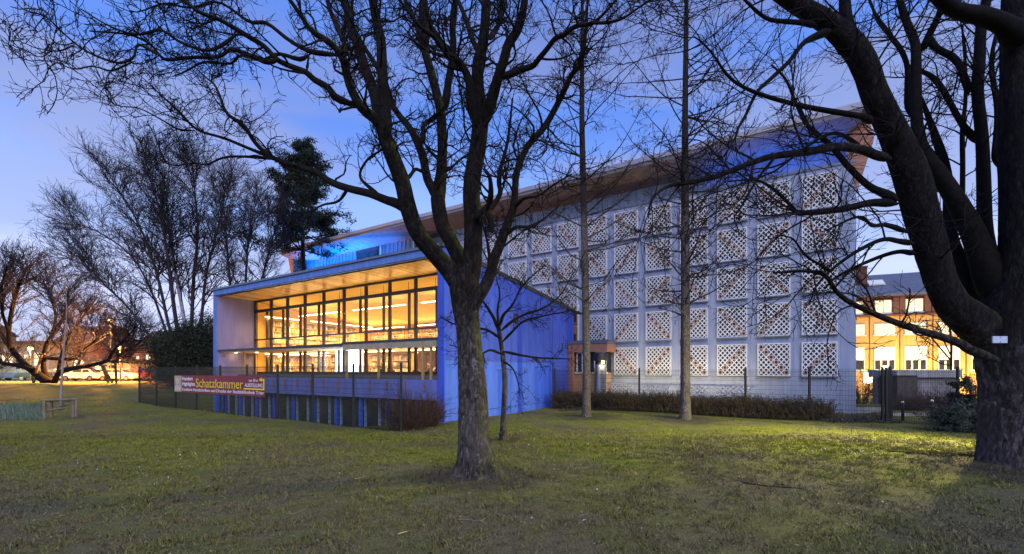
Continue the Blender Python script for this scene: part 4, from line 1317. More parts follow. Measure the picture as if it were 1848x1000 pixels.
# ------------------------------------------------------------------ centre tree
YA = 7.3
def LR(row, y0, y1, n=26):
    k = .55 if row[-1][0] < 420 else 1.0          # the long left limbs stay near the plane of the trunk
    return limb_rows(row, YA + y0 * k, YA + y1 * k, n)
trunkA = LR([(865, 872, 33), (863, 852, 32), (860, 825, 29), (857, 790, 27.5), (855, 745, 26), (853, 700, 25), (849, 650, 23.5), (845, 600, 22.5), (841, 560, 24), (839, 525, 26), (840, 498, 24), (842, 482, 18)], 0, 0, 60)
limbsA = [
    # big left stem and its continuations
    LR([(838, 540, 19), (818, 497, 17), (790, 463, 15.5), (757, 425, 15), (738, 378, 15), (727, 330, 14.5), (712, 292, 14.5), (697, 252, 13.5), (684, 222, 10), (655, 198, 9), (634, 162, 8), (622, 126, 7), (616, 105, 6.5), (598, 74, 6), (556, 45, 5), (535, 15, 4.2), (500, -30, 3.2), (450, -70, 2)], .0, -1.7, 44) + ('old',),
    LR([(700, 262, 12), (688, 222, 11.5), (676, 170, 10), (658, 120, 9.5), (645, 80, 9), (634, 50, 8.5), (622, 5, 7.5), (606, -60, 6), (600, -130, 3)], -.1, .9),
    LR([(700, 270, 11), (694, 200, 10.5), (693, 165, 10), (691, 125, 9.5), (688, 75, 9), (678, 35, 8.5), (670, -5, 8), (655, -80, 6), (650, -160, 3)], -.2, -.6),
    LR([(646, 192, 6), (607, 177, 6), (592, 158, 5.5), (568, 144, 5.5), (550, 128, 5), (532, 120, 5), (499, 105, 4.8), (475, 81, 4.6), (452, 68, 4.3), (430, 57, 4), (400, 42, 3.6), (369, 33, 3.2), (330, 3, 2.6), (290, -20, 1.8)], -.4, -2.2, 36),
    LR([(505, 107, 4.3), (480, 112, 4), (450, 100, 3.7), (420, 93, 3.5), (398, 106, 3.2), (350, 106, 3), (300, 106, 3), (280, 92, 2.6), (262, 72, 2.2), (225, 55, 1.8), (160, 55, 1.2)], -1.2, -2.4, 36),
    LR([(430, 60, 3.2), (380, 92, 2.6), (330, 80, 2.5), (290, 55, 2.3), (240, 55, 2), (190, 40, 1.6), (150, 20, 1.2)], -1.9, -2.6, 30),
    LR([(300, 107, 2.6), (270, 90, 2.4), (249, 82, 2.4), (240, 102, 2.3), (215, 110, 2.2), (192, 105, 2.1), (160, 93, 2), (135, 78, 1.9), (110, 55, 1.6), (92, 38, 1.4), (60, 30, 1), (40, 8, .7)], -2.2, -3.1, 36),
    LR([(135, 80, 1.5), (110, 95, 1.2), (88, 92, 1), (62, 85, .8), (45, 65, .6)], -2.8, -3.2, 20),
    LR([(245, 110, 1.7), (200, 125, 1.4), (165, 118, 1.3), (140, 130, 1.2), (110, 120, .8), (75, 120, .6)], -2.4, -3.0, 24),
    LR([(616, 108, 5), (622, 84, 5), (607, 45, 4.5), (596, 15, 4), (580, -40, 2.5)], -.8, -.3),
    LR([(616, 100, 4.4), (560, 92, 4), (520, 70, 3.6), (480, 40, 3.2), (450, 40, 3), (400, 10, 2.3), (350, 22, 1.9), (300, 12, 1.5), (240, 20, 1), (180, -10, .7)], -.9, -2.0, 34),
    LR([(560, 98, 3), (540, 106, 3.6), (505, 96, 3), (485, 104, 2.6), (470, 112, 2.3), (440, 106, 2.2), (420, 120, 2), (370, 112, 1.8), (330, 122, 1.4), (300, 128, 1)], -.7, -1.6, 28),
    # long low limb to the left
    LR([(735, 385, 8.5), (720, 369, 8), (695, 360, 7.5), (665, 348, 7), (629, 339, 6.5), (596, 327, 6), (569, 309, 5.5), (540, 302, 5), (505, 291, 4.5), (478, 275, 4.2), (460, 255, 3.8), (445, 231, 3.4), (415, 210, 3), (402, 180, 2.6), (390, 156, 2.1), (372, 140, 1.6), (350, 120, 1.1)], .1, .9, 44),
    LR([(510, 294, 3.6), (480, 280, 3.2), (450, 268, 3), (405, 250, 2.6), (360, 237, 2.3), (330, 207, 2), (300, 180, 1.8), (278, 160, 1.4), (261, 144, 1), (232, 120, .7)], .7, .2, 30),
    LR([(500, 288, 2.8), (450, 284, 2.2), (405, 285, 1.9), (370, 295, 1.6), (345, 291, 1.4), (310, 298, 1.1), (285, 285, .8)], .8, 1.4, 24),
    LR([(352, 236, 2), (320, 232, 1.7), (290, 215, 1.4), (255, 198, 1.2), (225, 197, 1), (204, 187, .8), (190, 165, .5)], .3, -.2, 24),
    LR([(690, 357, 3.4), (650, 320, 2.6), (660, 288, 2.2), (690, 275, 1.9), (712, 272, 2)], .2, .3),
    LR([(629, 339, 3), (610, 362, 2.4), (585, 372, 2), (560, 390, 1.4), (545, 420, 1)], .3, .7),
    # middle-left stem
    LR([(842, 500, 17), (830, 466, 15), (812, 432, 13.5), (798, 405, 13), (790, 362, 13), (793, 338, 11.5), (797, 300, 9.5), (798, 255, 9), (796, 210, 9), (793, 190, 8.5), (782, 146, 8), (774, 118, 7.5), (769, 97, 7.5), (768, 60, 7), (764, 15, 6.5), (758, -50, 5), (752, -120, 2.5)], .25, 1.1, 40) + ('old',),
    LR([(790, 368, 9), (782, 342, 8), (771, 322, 7.6), (764, 287, 7.4), (755, 262, 7), (739, 230, 6), (718, 204, 5.5), (703, 180, 5.5), (695, 152, 5), (680, 120, 4.5), (660, 90, 3.6), (640, 50, 3), (640, 0, 2.4), (650, -40, 1.6)], .5, 1.8, 34),
    LR([(756, 262, 5), (764, 248, 4.6), (765, 230, 4.3), (775, 213, 4.3), (786, 205, 4.8)], .7, .75, 16),
    LR([(770, 100, 5), (761, 75, 4.8), (752, 48, 4.5), (742, 20, 4), (728, -10, 3.4), (710, -60, 2)], 1.0, 1.7),
    LR([(793, 196, 7.5), (803, 186, 7), (809, 150, 6.5), (817, 108, 6.3), (819, 80, 6), (817, 55, 5.8), (820, 15, 5.4), (824, -40, 4), (830, -100, 2)], .9, .5),
    LR([(817, 96, 5.4), (808, 86, 5), (799, 78, 5), (786, 62, 4.7), (776, 50, 4.5), (772, 30, 3.6), (768, -10, 2)], .75, 1.5),
    # centre stem
    LR([(846, 520, 21), (851, 480, 18), (854, 440, 16.5), (854, 395, 16), (851, 350, 15.5), (855, 308, 15.5), (862, 270, 15.5), (866, 235, 15), (867, 208, 15), (866, 180, 12), (862, 150, 11), (862, 112, 10.5), (870, 84, 9.8), (875, 50, 9), (877, 20, 8.5), (878, -30, 7), (880, -120, 3)], -.1, -.3, 44) + ('old',),
    LR([(858, 226, 9), (850, 190, 8), (849, 162, 7.6), (842, 135, 7), (832, 118, 6.4), (824, 106, 6), (812, 96, 5.6), (797, 80, 5), (780, 58, 4.3), (760, 48, 3.4), (730, 15, 2.4), (700, -20, 1.4)], -.3, -1.5, 30),
    LR([(876, 228, 10), (884, 192, 9.4), (892, 165, 9.2), (899, 142, 9), (908, 116, 8.8), (917, 82, 8.4), (930, 58, 8), (939, 34, 7.5), (946, 0, 6.8), (952, -50, 5), (960, -120, 2)], -.25, -1.3),
    LR([(868, 92, 5.6), (857, 80, 5), (848, 58, 4.6), (841, 38, 4.3), (831, 10, 3.8), (820, -30, 2.4)], -.3, .4),
    LR([(884, 72, 5), (896, 50, 4.6), (905, 20, 4), (912, -20, 2.8)], -.3, .2),
    LR([(906, 140, 6), (918, 134, 5.5), (946, 123, 5.2), (962, 118, 5), (973, 106, 4.8), (988, 90, 4.6), (1001, 75, 4.5), (1018, 68, 4.2), (1032, 56, 4), (1050, 46, 3.8), (1066, 40, 3.6), (1080, 27, 3), (1099, 6, 2.3), (1120, -20, 1.4)], -.6, -1.8, 34),
    LR([(1060, 42, 3), (1085, 42, 2.8), (1110, 32, 2.4), (1140, 25, 1.8), (1180, 10, 1.2)], -1.5, -1.9),
    # right stem
    LR([(845, 600, 7), (850, 570, 10), (858, 547, 11.5), (869, 528, 11), (880, 508, 10.5), (887, 488, 9.5), (892, 468, 9), (901, 446, 9), (909, 424, 8.6), (921, 392, 7.5), (928, 368, 6.8), (930, 330, 6.3), (934, 305, 6), (941, 284, 6), (955, 256, 5.8), (982, 226, 5.6), (1000, 195, 5.4), (1012, 172, 5.2), (1021, 154, 5), (1033, 129, 4.8), (1047, 116, 4), (1055, 80, 3.4), (1058, 30, 2.6), (1062, -30, 1.5)], -.1, -1.0, 46) + ('old',),
    LR([(887, 420, 5), (885, 395, 5.2), (878, 380, 5.6), (890, 372, 5), (903, 350, 4.6), (900, 330, 4), (905, 300, 3.4), (915, 260, 3), (920, 220, 2.4), (925, 170, 1.7)], -.3, .6),
    LR([(860, 398, 6), (866, 385, 5.6), (880, 370, 5.4), (886, 350, 5), (884, 325, 3.6), (873, 305, 2.5)], -.3, -.9),
    LR([(927, 375, 4), (945, 360, 3), (970, 352, 2.4), (1000, 330, 1.8), (1030, 320, 1.1)], -.5, -1.3),
    LR([(908, 428, 4), (930, 412, 3.2), (955, 408, 2.6), (985, 390, 1.8), (1010, 372, 1.2)], -.3, .4),
    LR([(868, 530, 4.5), (880, 500, 3.6), (884, 470, 3), (878, 430, 2.2), (870, 400, 1.4)], .1, .8),
    LR([(725, 330, 4), (742, 318, 3.4), (752, 303, 3), (770, 312, 2.6)], .2, .5),
]
def twigsA(P, Rr, r2):
    L = length(P)
    a = spawn(P, Rr, max(4, int(L * 5.2)), 1.05, 8, (35, 75), .12, .30, .24, .020, .0075, .28, .45, .45, 0, r2)
    b = spawn(a[0], a[1], 5, .50, 6, (30, 70), .10, .35, .30, .011, .0055, .2, .7, .4, 0, r2)
    c = spawn(b[0], b[1], 4, .24, 4, (30, 70), .15, .5, .32, .007, .0042, .25, .8, .3, 0, r2)
    return [(a[0], a[1], 5), (b[0], b[1], 3), (c[0], c[1], 3)]
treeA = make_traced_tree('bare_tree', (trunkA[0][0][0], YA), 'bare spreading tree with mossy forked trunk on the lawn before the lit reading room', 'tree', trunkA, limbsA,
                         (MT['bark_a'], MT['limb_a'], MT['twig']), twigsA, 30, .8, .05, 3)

# ------------------------------------------------------------------ old tree at the right edge
YB = 7.5
def LB(row, y0, y1, n=26): return limb_rows(row, YB + y0, YB + y1, n)
trunkB = LB([(1848, 872, 88), (1847, 850, 84), (1845, 820, 80), (1843, 780, 78), (1842, 730, 78), (1840, 680, 80), (1838, 640, 86), (1836, 600, 86), (1838, 550, 72), (1842, 500, 58), (1846, 440, 54), (1848, 360, 55), (1848, 250, 56), (1848, 150, 50), (1848, 60, 44), (1850, -20, 38), (1855, -140, 24), (1860, -260, 10)], 0, 0, 84)
limbsB = [
    LB([(1842, 800, 60), (1840, 750, 66), (1832, 700, 68), (1816, 652, 52), (1790, 610, 43), (1757, 580, 35), (1722, 552, 31), (1698, 513, 30), (1680, 460, 31), (1666, 415, 32), (1653, 372, 33.5), (1638, 320, 33), (1614, 262, 29), (1592, 215, 26), (1572, 170, 25.5), (1560, 128, 25), (1543, 90, 24), (1515, 55, 20), (1480, 25, 17), (1440, -2, 15), (1395, -35, 12), (1330, -80, 8), (1260, -120, 3)], .42, -1.3, 56) + ('old',),
    LB([(1556, 115, 12), (1537, 75, 12.5), (1532, 40, 12), (1530, 0, 11.5), (1525, -70, 8), (1515, -150, 3)], -.9, -.4),
    LB([(1812, 560, 34), (1790, 500, 30), (1768, 450, 25), (1750, 410, 22), (1728, 372, 19), (1706, 338, 17), (1688, 312, 16), (1672, 288, 14.5), (1660, 258, 13), (1656, 210, 11.5), (1658, 140, 11), (1660, 85, 10), (1656, 62, 9), (1645, 40, 8), (1632, 12, 7), (1610, -40, 4)], .1, 1.3, 44),
    LB([(1666, 92, 7), (1676, 68, 7.5), (1687, 40, 7), (1693, 15, 6.5), (1702, -20, 5), (1710, -80, 2)], 1.2, .8),
    LB([(1672, 62, 6), (1690, 84, 6), (1712, 105, 6.5), (1735, 135, 6.5), (1764, 158, 7.5)], 1.2, .6, 20),
    LB([(1654, 215, 6), (1640, 192, 6), (1637, 160, 5.6), (1634, 122, 5.2), (1622, 95, 5), (1607, 70, 4.6), (1598, 45, 4), (1585, 15, 3), (1570, -30, 1.6)], 1.1, 2.0),
    LB([(1800, 520, 20), (1785, 470, 17), (1775, 410, 15), (1772, 330, 14), (1771, 245, 13), (1768, 165, 12.5), (1776, 100, 12), (1778, 50, 11), (1782, 0, 10), (1790, -90, 5)], .6, 1.3),
    LB([(1845, 70, 24), (1825, 58, 20), (1800, 40, 16), (1770, 24, 14.5), (1735, 12, 13), (1700, -8, 12), (1650, -40, 8), (1590, -70, 3)], -.2, -1.4),
    LB([(1790, 590, 20), (1766, 560, 18), (1752, 520, 16), (1736, 470, 14.5), (1722, 435, 13.5), (1715, 395, 12.5), (1710, 350, 11.5), (1698, 300, 10.5), (1682, 255, 8), (1672, 220, 6), (1660, 170, 3)], .7, 1.9, 34),
    LB([(1772, 262, 7), (1748, 236, 6.5), (1730, 208, 6), (1705, 174, 5.5), (1682, 150, 5), (1664, 132, 4), (1640, 110, 2.5)], 1.0, 1.6),
    LB([(1742, 430, 6), (1738, 380, 5.6), (1735, 310, 5.2), (1732, 235, 4.8), (1742, 180, 4), (1750, 110, 3), (1745, 40, 2)], 1.4, 2.0),
    LB([(1800, 560, 16), (1786, 545, 14), (1778, 515, 12), (1776, 480, 10)], .8, 1.0, 14),
    LB([(1800, 300, 10), (1796, 250, 8), (1800, 180, 6.5), (1798, 100, 5), (1805, 20, 3)], .8, 1.6),
    # long branches sweeping out to the left
    LB([(1606, 288, 8.5), (1578, 280, 8), (1548, 270, 7.6), (1502, 267, 7), (1450, 276, 6.3), (1397, 281, 5.7), (1360, 291, 5.3), (1322, 305, 5), (1282, 318, 4.6), (1240, 327, 4.2), (1210, 334, 3), (1185, 350, 2.4), (1170, 372, 2), (1165, 400, 1.3)], -.8, -2.1, 44) + ('old',),
    LB([(1575, 222, 6), (1558, 213, 5.6), (1530, 206, 5), (1457, 189, 4.2), (1376, 164, 3.5), (1320, 140, 2.8), (1280, 104, 2), (1245, 80, 1.2)], -.9, -2.4, 34),
    LB([(1620, 368, 7), (1572, 366, 6.3), (1520, 377, 5.6), (1450, 382, 4.6), (1430, 372, 3.6), (1400, 352, 2.8), (1360, 332, 2), (1310, 330, 1.2)], -.6, -1.8, 34),
    LB([(1800, 650, 9), (1752, 632, 8.5), (1726, 618, 7.5), (1670, 601, 6.4), (1625, 587, 5.8), (1576, 566, 5.2), (1537, 545, 4.8), (1516, 524, 4.5), (1499, 496, 4.2), (1478, 489, 3.6), (1432, 489, 2.6), (1390, 495, 1.6)], -.4, -2.0, 40) + ('old',),
    LB([(1650, 440, 5), (1620, 436, 4.6), (1590, 433, 4), (1548, 454, 3.4), (1502, 489, 2.8), (1470, 520, 1.8), (1450, 550, 1.1)], -.5, -1.5, 30),
    LB([(1620, 362, 8), (1596, 350, 7), (1569, 335, 6.4), (1537, 302, 5.8), (1502, 259, 5), (1470, 236, 4.2), (1450, 222, 3.6), (1430, 190, 3), (1412, 150, 2.4), (1390, 120, 1.6)], -.7, .5, 34),
    LB([(1500, 56, 6), (1480, 62, 5.5), (1450, 78, 4.8), (1425, 110, 4.2), (1397, 136, 3.8), (1370, 162, 3.4), (1345, 210, 2.9), (1328, 236, 2.5), (1318, 258, 1.8), (1300, 290, 1.1)], -1.0, -2.2, 34),
    LB([(1475, 48, 5), (1450, 42, 4.4), (1415, 34, 3.8), (1380, 26, 3.2), (1335, 5, 2.2), (1300, -15, 1.4)], -1.0, -1.8),
    LB([(1655, 458, 4.6), (1620, 455, 4), (1576, 468, 3.4), (1520, 496, 2.6), (1490, 520, 1.6)], -.3, .6),
    LB([(1640, 420, 4.6), (1600, 405, 3.8), (1570, 408, 3), (1540, 395, 2.4), (1500, 412, 1.4)], -.6, -1.9),
    LB([(1560, 270, 4), (1520, 245, 3.4), (1480, 250, 2.8), (1420, 290, 2), (1370, 300, 1.2)], -.8, -1.6),
    LB([(1400, 282, 3), (1370, 320, 2.4), (1340, 372, 2), (1320, 400, 1.4), (1330, 430, 1)], -1.5, -1.9),
    LB([(1500, 492, 3), (1470, 470, 2.4), (1440, 440, 1.9), (1400, 430, 1.3)], -1.6, -2.2),
]
def twigsB(P, Rr, r2):
    L = length(P)
    a = spawn(P, Rr, max(4, int(L * 3.2)), 1.5, 9, (30, 65), .05, -.05, .13, .016, .0065, .3, .4, .35, 0, r2)
    b = spawn(a[0], a[1], 5, .60, 6, (25, 60), .05, .1, .20, .010, .005, .15, .7, .4, 0, r2)
    c = spawn(b[0], b[1], 3, .26, 4, (25, 60), .05, .1, .18, .006, .0038, .2, .8, .3, 0, r2)
    return [(a[0], a[1], 5), (b[0], b[1], 3), (c[0], c[1], 3)]
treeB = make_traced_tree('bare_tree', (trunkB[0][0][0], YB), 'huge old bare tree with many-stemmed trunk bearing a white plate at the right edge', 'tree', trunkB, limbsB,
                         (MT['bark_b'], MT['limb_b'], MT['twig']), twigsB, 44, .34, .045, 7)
# small white tag nailed to the bole
q = at(1804, 613, YB - .86)
tg = empty('tree_plate', q, 0, 'small blank white plate nailed to the old trunk at the right edge', 'plate')
m = MB(); m.box(-.108, .108, -.008, .008, -.050, .050); m.build('plate', M_plain('white_plate', (.48, .51, .66), .5, .06, 3, 0), tg)
m = MB(); m.tube([(0, -.014, .035), (0, .12, .035)], .006, 6); m.tube([(0, -.014, -.035), (0, .12, -.035)], .006, 6); m.build('nail', MT['dark_metal'], tg)

# ------------------------------------------------------------------ small tree before the blue wall
YE = 12.4
def LE(row, y0, y1, n=20): return limb_rows([(a_, b_, c_ * .66) for a_, b_, c_ in row], YE + y0, YE + y1, n)
trunkE = LE([(908, 794, 10), (908, 780, 8.5), (909, 740, 7.4), (911, 690, 6.8), (908, 650, 6.6), (905, 625, 6.4), (901, 598, 6.2), (899, 585, 5)], 0, 0, 40)
limbsE = [
    LE([(901, 600, 5), (892, 576, 4.2), (880, 556, 3.6), (868, 536, 2.8), (860, 500, 2), (866, 470, 1.3)], 0, .4),
    LE([(902, 590, 4.4), (908, 570, 4), (925, 550, 3.4), (940, 520, 2.6), (958, 500, 1.9), (985, 480, 1.2)], 0, -.8),
    LE([(903, 598, 4.2), (925, 580, 3.8), (950, 566, 3.4), (980, 556, 2.8), (1010, 534, 2), (1030, 500, 1.2)], 0, .7),
    LE([(906, 618, 4), (925, 598, 3.4), (945, 580, 3), (975, 572, 2.4), (1005, 565, 1.6), (1030, 560, 1)], 0, -.7),
    LE([(908, 634, 4), (935, 640, 3.2), (965, 645, 2.7), (1000, 647, 2), (1032, 648, 1.2)], 0, .3),
    LE([(904, 612, 3.8), (880, 596, 3.2), (850, 590, 2.6), (820, 585, 1.9), (795, 572, 1.1)], 0, .5),
    LE([(907, 640, 3.6), (885, 632, 3), (865, 640, 2.5), (840, 632, 1.9), (812, 622, 1.2)], 0, -.7),
    LE([(900, 588, 3.6), (898, 560, 3), (902, 530, 2.3), (895, 495, 1.5), (905, 470, 1)], 0, .2),
    LE([(906, 650, 2.8), (925, 665, 2.2), (935, 690, 1.6), (938, 715, 1)], 0, -.4),
]
def twigsE(P, Rr, r2):
    L = length(P)
    a = spawn(P, Rr, max(4, int(L * 6.5)), .75, 7, (35, 75), .08, .15, .2, .012, .006, .2, .5, .4, 0, r2)
    b = spawn(a[0], a[1], 5, .36, 5, (30, 65), .05, .2, .22, .008, .0055, .2, .7, .4, 0, r2)
    c = spawn(b[0], b[1], 2, .18, 4, (30, 65), .05, .2, .22, .006, .005, .2, .8, .4, 0, r2)
    return [(a[0], a[1], 4), (b[0], b[1], 3), (c[0], c[1], 3)]
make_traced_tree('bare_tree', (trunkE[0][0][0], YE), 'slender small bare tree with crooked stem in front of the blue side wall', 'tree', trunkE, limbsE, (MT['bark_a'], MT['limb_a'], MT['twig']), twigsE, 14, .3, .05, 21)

# ------------------------------------------------------------------ two tall larches
def larch(u0, u1, v0, Y, label, seed, hw):
    r2 = np.random.default_rng(seed)
    trunk = limb_rows([(u0, v0 + 8, hw * 1.5), (u0 + 1, v0 - 10, hw * 1.12), (u0 + 1, v0 - 120, hw), ((u0 + u1) / 2, 420, hw * .86), (u1 - 1, 220, hw * .66), (u1, 60, hw * .5), (u1, -60, hw * .32), (u1, -200, hw * .1)], Y, Y, 70)
    P, Rr = trunk
    o = (P[0, 0], Y, 0)
    root = empty('bare_larch', o, 0, label, 'tree', None)
    V, Q = big_tube(P, Rr, 16, .05, .45, seed)
    np_mesh('trunk', shift(V, o), Q, MT['bark_c'], root)
    H = P[-1, 2]
    nb = 84
    Bs, Rs = [], []
    for k in range(nb):
        h = 3.6 + (H - 4.2) * (k + r2.random()) / nb
        i = int(np.searchsorted(P[:, 2], h)); i = min(max(i, 1), 69)
        a_ = r2.uniform(0, 2 * PI)
        L = np.interp(h, (3.5, 6.5, 12, 18, H), (2.2, 3.7, 4.4, 3.4, .5)) * r2.uniform(.7, 1.15)
        rise = r2.uniform(.05, .5)
        d = np.array([math.cos(a_), math.sin(a_), rise])
        pts = [P[i].copy()]
        for j in range(9):
            d = unit(d + r2.normal(0, .09, 3) + np.array([0, 0, .035]))
            pts.append(pts[-1] + d * L / 9)
        Bs.append(pts); Rs.append(np.linspace(max(.012, Rr[i] * .24), .008, 10))
    Bs, Rs = np.array(Bs), np.array(Rs)
    for k in range(nb):
        V, Q = tubes(Bs[k:k + 1], Rs[k:k + 1], 6)
        br = np_mesh('branch', shift(V, o), Q, MT['bark_c'], root)
    a = spawn(Bs, Rs, 15, .95, 6, (35, 65), .0, .05, .16, .010, .0065, .12, .6, .55, .3, r2)
    b = spawn(a[0], a[1], 4, .34, 4, (30, 65), -.05, -.05, .2, .007, .0055, .2, .7, .4, 0, r2)
    V, Q = merge([tubes(a[0], a[1], 3), tubes(b[0], b[1], 3)])
    np_mesh('twigs', shift(V, o), Q, MT['twig_c'], root, True, 'stuff')
    # withered catkins and cones hanging from the twigs
    c = spawn(a[0], a[1], 2, .13, 3, (20, 80), -2.5, -.8, .1, .02, .014, .3, 3, .1, 0, r2)
    keep = r2.random(len(c[0])) < .55
    rr = np.broadcast_to(np.array([.006, .017, .004]), (int(keep.sum()), 3))
    V, Q = tubes(c[0][keep], rr, 4)
    np_mesh('catkins', shift(V, o), Q, MT['catkin'], root, True, 'stuff')
MT['catkin'] = M_plain('withered_catkin', (.13, .06, .045), .9, .35, 3, 0)
larch(1057, 1051, 752, 20.3, 'tall thin bare larch with brown catkins in front of the entrance porch', 31, 7.2)
larch(1236, 1238, 757, 19.1, 'tall straight bare larch standing alone before the lattice facade', 37, 9.0)

# ------------------------------------------------------------------ far bare trees at the left
def fan_tree(name, base, Y, stems, label, seed, r0, spec, mats, sp=None, group=None, tops=None):
    """several stems rising from one stool; stems are rows of (u, v, hw)"""
    r2 = np.random.default_rng(seed)
    bx = (base[0] - CX) / F * Y
    o = (bx, Y, 0)
    root = empty(name, o, 0, label, 'tree', group)
    for k, st in enumerate(stems):
        P, Rr = limb_rows([(a_, b_, c_ * .66) for a_, b_, c_ in st], Y, Y + r2.uniform(-3, 3), 26)
        V, Q = big_tube(P, Rr, 9, .06, 0, seed + k)
        mt = mats[1] if (sp and k in sp) else mats[0]
        so = np_mesh('stem' if len(stems) > 1 else 'trunk', shift(V, o), Q, mt, root)
        parts = spec(P[None], Rr[None], r2)
        V, Q = merge([tubes(a, b, s_) for a, b, s_ in parts])
        np_mesh('twigs', shift(V, o), Q, MT['twig_far'], so, True, 'stuff')
    return root
def spec_far(k1, L1, k2, k3, ang=(15, 40), up=.35, droop=.1, t0=.25):
    def f(P, Rr, r2):
        a = spawn(P, Rr, k1, L1, 8, ang, up, droop, .12, .06, .024, t0, .55, .5, 0, r2)
        b = spawn(a[0], a[1], k2, L1 * .45, 6, (20, 45), .15, droop, .16, .03, .016, .15, .7, .4, 0, r2)
        c = spawn(b[0], b[1], k3, L1 * .22, 4, (20, 50), .1, droop, .18, .02, .0125, .15, .8, .3, 0, r2)
        return [(a[0], a[1], 4), (b[0], b[1], 3), (c[0], c[1], 3)]
    return f
YG = 40.0
fan_tree('bare_tree', (335, 690), YG, [
    [(332, 690, 5), (300, 600, 4), (270, 520, 3.2), (235, 460, 2.3), (180, 420, 1.8), (130, 400, 1)],
    [(334, 690, 6), (305, 590, 5), (285, 500, 4.2), (258, 420, 3), (225, 360, 2), (190, 320, 1)],
    [(336, 690, 7), (318, 580, 6), (305, 480, 5), (292, 400, 3.6), (275, 340, 2.2), (262, 300, 1)],
    [(338, 690, 7), (335, 600, 6), (318, 500, 5), (308, 440, 4), (302, 370, 2.6), (306, 300, 1.2)],
    [(340, 690, 7), (345, 590, 6), (350, 500, 5), (358, 420, 3.6), (352, 350, 2.2), (345, 300, 1)],
    [(342, 690, 7), (362, 590, 5), (372, 500, 4.2), (388, 430, 3), (400, 380, 2), (408, 330, 1)],
    [(330, 690, 5), (280, 620, 4), (235, 560, 3), (185, 510, 2), (150, 470, 1)],
], 'great many-stemmed bare tree behind the fence left of the library wing', 41, 8, spec_far(44, 5.4, 9, 5, (18, 55)), (MT['twig_far'], MT['pale_bark']), sp=(3,))
fan_tree('bare_tree', (432, 690), 39.0, [
    [(430, 690, 5), (420, 560, 4.2), (412, 470, 3.4), (405, 400, 2.4), (402, 350, 1)],
    [(434, 690, 5), (440, 560, 4.2), (446, 470, 3.2), (452, 410, 2.2), (462, 360, 1)],
    [(438, 690, 5), (462, 560, 4), (478, 480, 3), (492, 430, 1.8), (505, 400, 1)],
], 'bare twiggy tree behind the left end of the library wing, close to the dark pine', 43, 6, spec_far(36, 4.4, 9, 5, (18, 55)), (MT['twig_far'], MT['pale_bark']))
YI = 46.0
MT['prop'] = M_plain('prop_wood', (.10, .07, .05), .9, .3, 1, .2)
spec_low = spec_far(30, 4.6, 8, 4, (25, 70), .22, .3, .2)
fan_tree('leaning_tree', (88, 690), YI, [
    [(88, 692, 13), (66, 675, 11), (42, 655, 9), (18, 625, 8), (-2, 590, 7), (-20, 540, 5), (-40, 490, 3)],
    [(60, 668, 6), (34, 660, 6), (5, 656, 5), (-30, 645, 4), (-80, 620, 3)],
    [(18, 628, 8), (16, 590, 7.5), (24, 545, 6), (40, 505, 4.4), (52, 480, 2.4)],
    [(16, 600, 6), (4, 560, 5), (2, 515, 4), (16, 480, 2)],
], 'old leaning tree with split trunk at the far left of the lawn', 47, 9, spec_low, (MT['limb_b'], MT['limb_b']))
fan_tree('leaning_tree', (92, 690), YI + 1, [
    [(92, 696, 11), (80, 670, 9), (79, 645, 8), (84, 620, 7), (104, 590, 6), (120, 560, 4), (126, 520, 2.5)],
    [(84, 646, 5), (110, 648, 4.6), (140, 647, 4), (150, 632, 3.4), (168, 618, 2.8), (172, 604, 2), (165, 592, 1.4)],
    [(86, 620, 5), (100, 580, 4.6), (92, 540, 3.6), (80, 505, 2.2)],
], 'dark upright tree with low crossing branches, right of the old leaning tree', 49, 9, spec_low, (MT['limb_b'], MT['limb_b']))
fan_tree('leaning_tree', (98, 690), YI - 1, [
    [(96, 696, 10), (104, 676, 8), (118, 668, 7), (140, 664, 6), (170, 658, 5.4), (196, 650, 5), (202, 636, 4.2), (216, 620, 3.2), (235, 600, 2.4), (255, 580, 1.4)],
    [(192, 651, 4), (210, 652, 3.6), (216, 640, 3), (240, 625, 2.2), (262, 612, 1.4)],
    [(104, 676, 6), (112, 640, 5), (130, 600, 4), (150, 570, 3), (175, 540, 1.6)],
], 'low tree whose long limb sweeps right along the ground at the far left', 53, 9, spec_low, (MT['limb_b'], MT['limb_b']))
for k, (u, v0, u1, v1, lab) in enumerate(((75, 640, 60, 694, 'wooden prop under the old leaning tree, leftmost'), (182, 656, 196, 700, 'first of a pair of wooden props under the sweeping limb'),
                                        (186, 660, 203, 698, 'second of a pair of wooden props under the sweeping limb'), (208, 655, 210, 694, 'upright wooden prop at the end of the sweeping limb'))):
    Yp = YI - 1 if k else YI
    a_, b_ = at(u, v0, Yp), at(u1, v1, Yp)
    b_.z = gz(b_.x, Yp) - .05
    pr = empty('limb_prop', (b_.x, b_.y, b_.z), 0, lab, 'prop', 'props holding up old limbs')
    m = MB(); m.tube([(0, 0, 0), a_ - b_], .11, 7); m.build('pole', MT['prop'], pr)
    d_ = a_ - b_
    m = MB(); m.tube([d_ + Vector((-.35, 0, .02)), d_ + Vector((.35, 0, .06))], .09, 7); m.build('crosspiece', MT['prop'], pr)

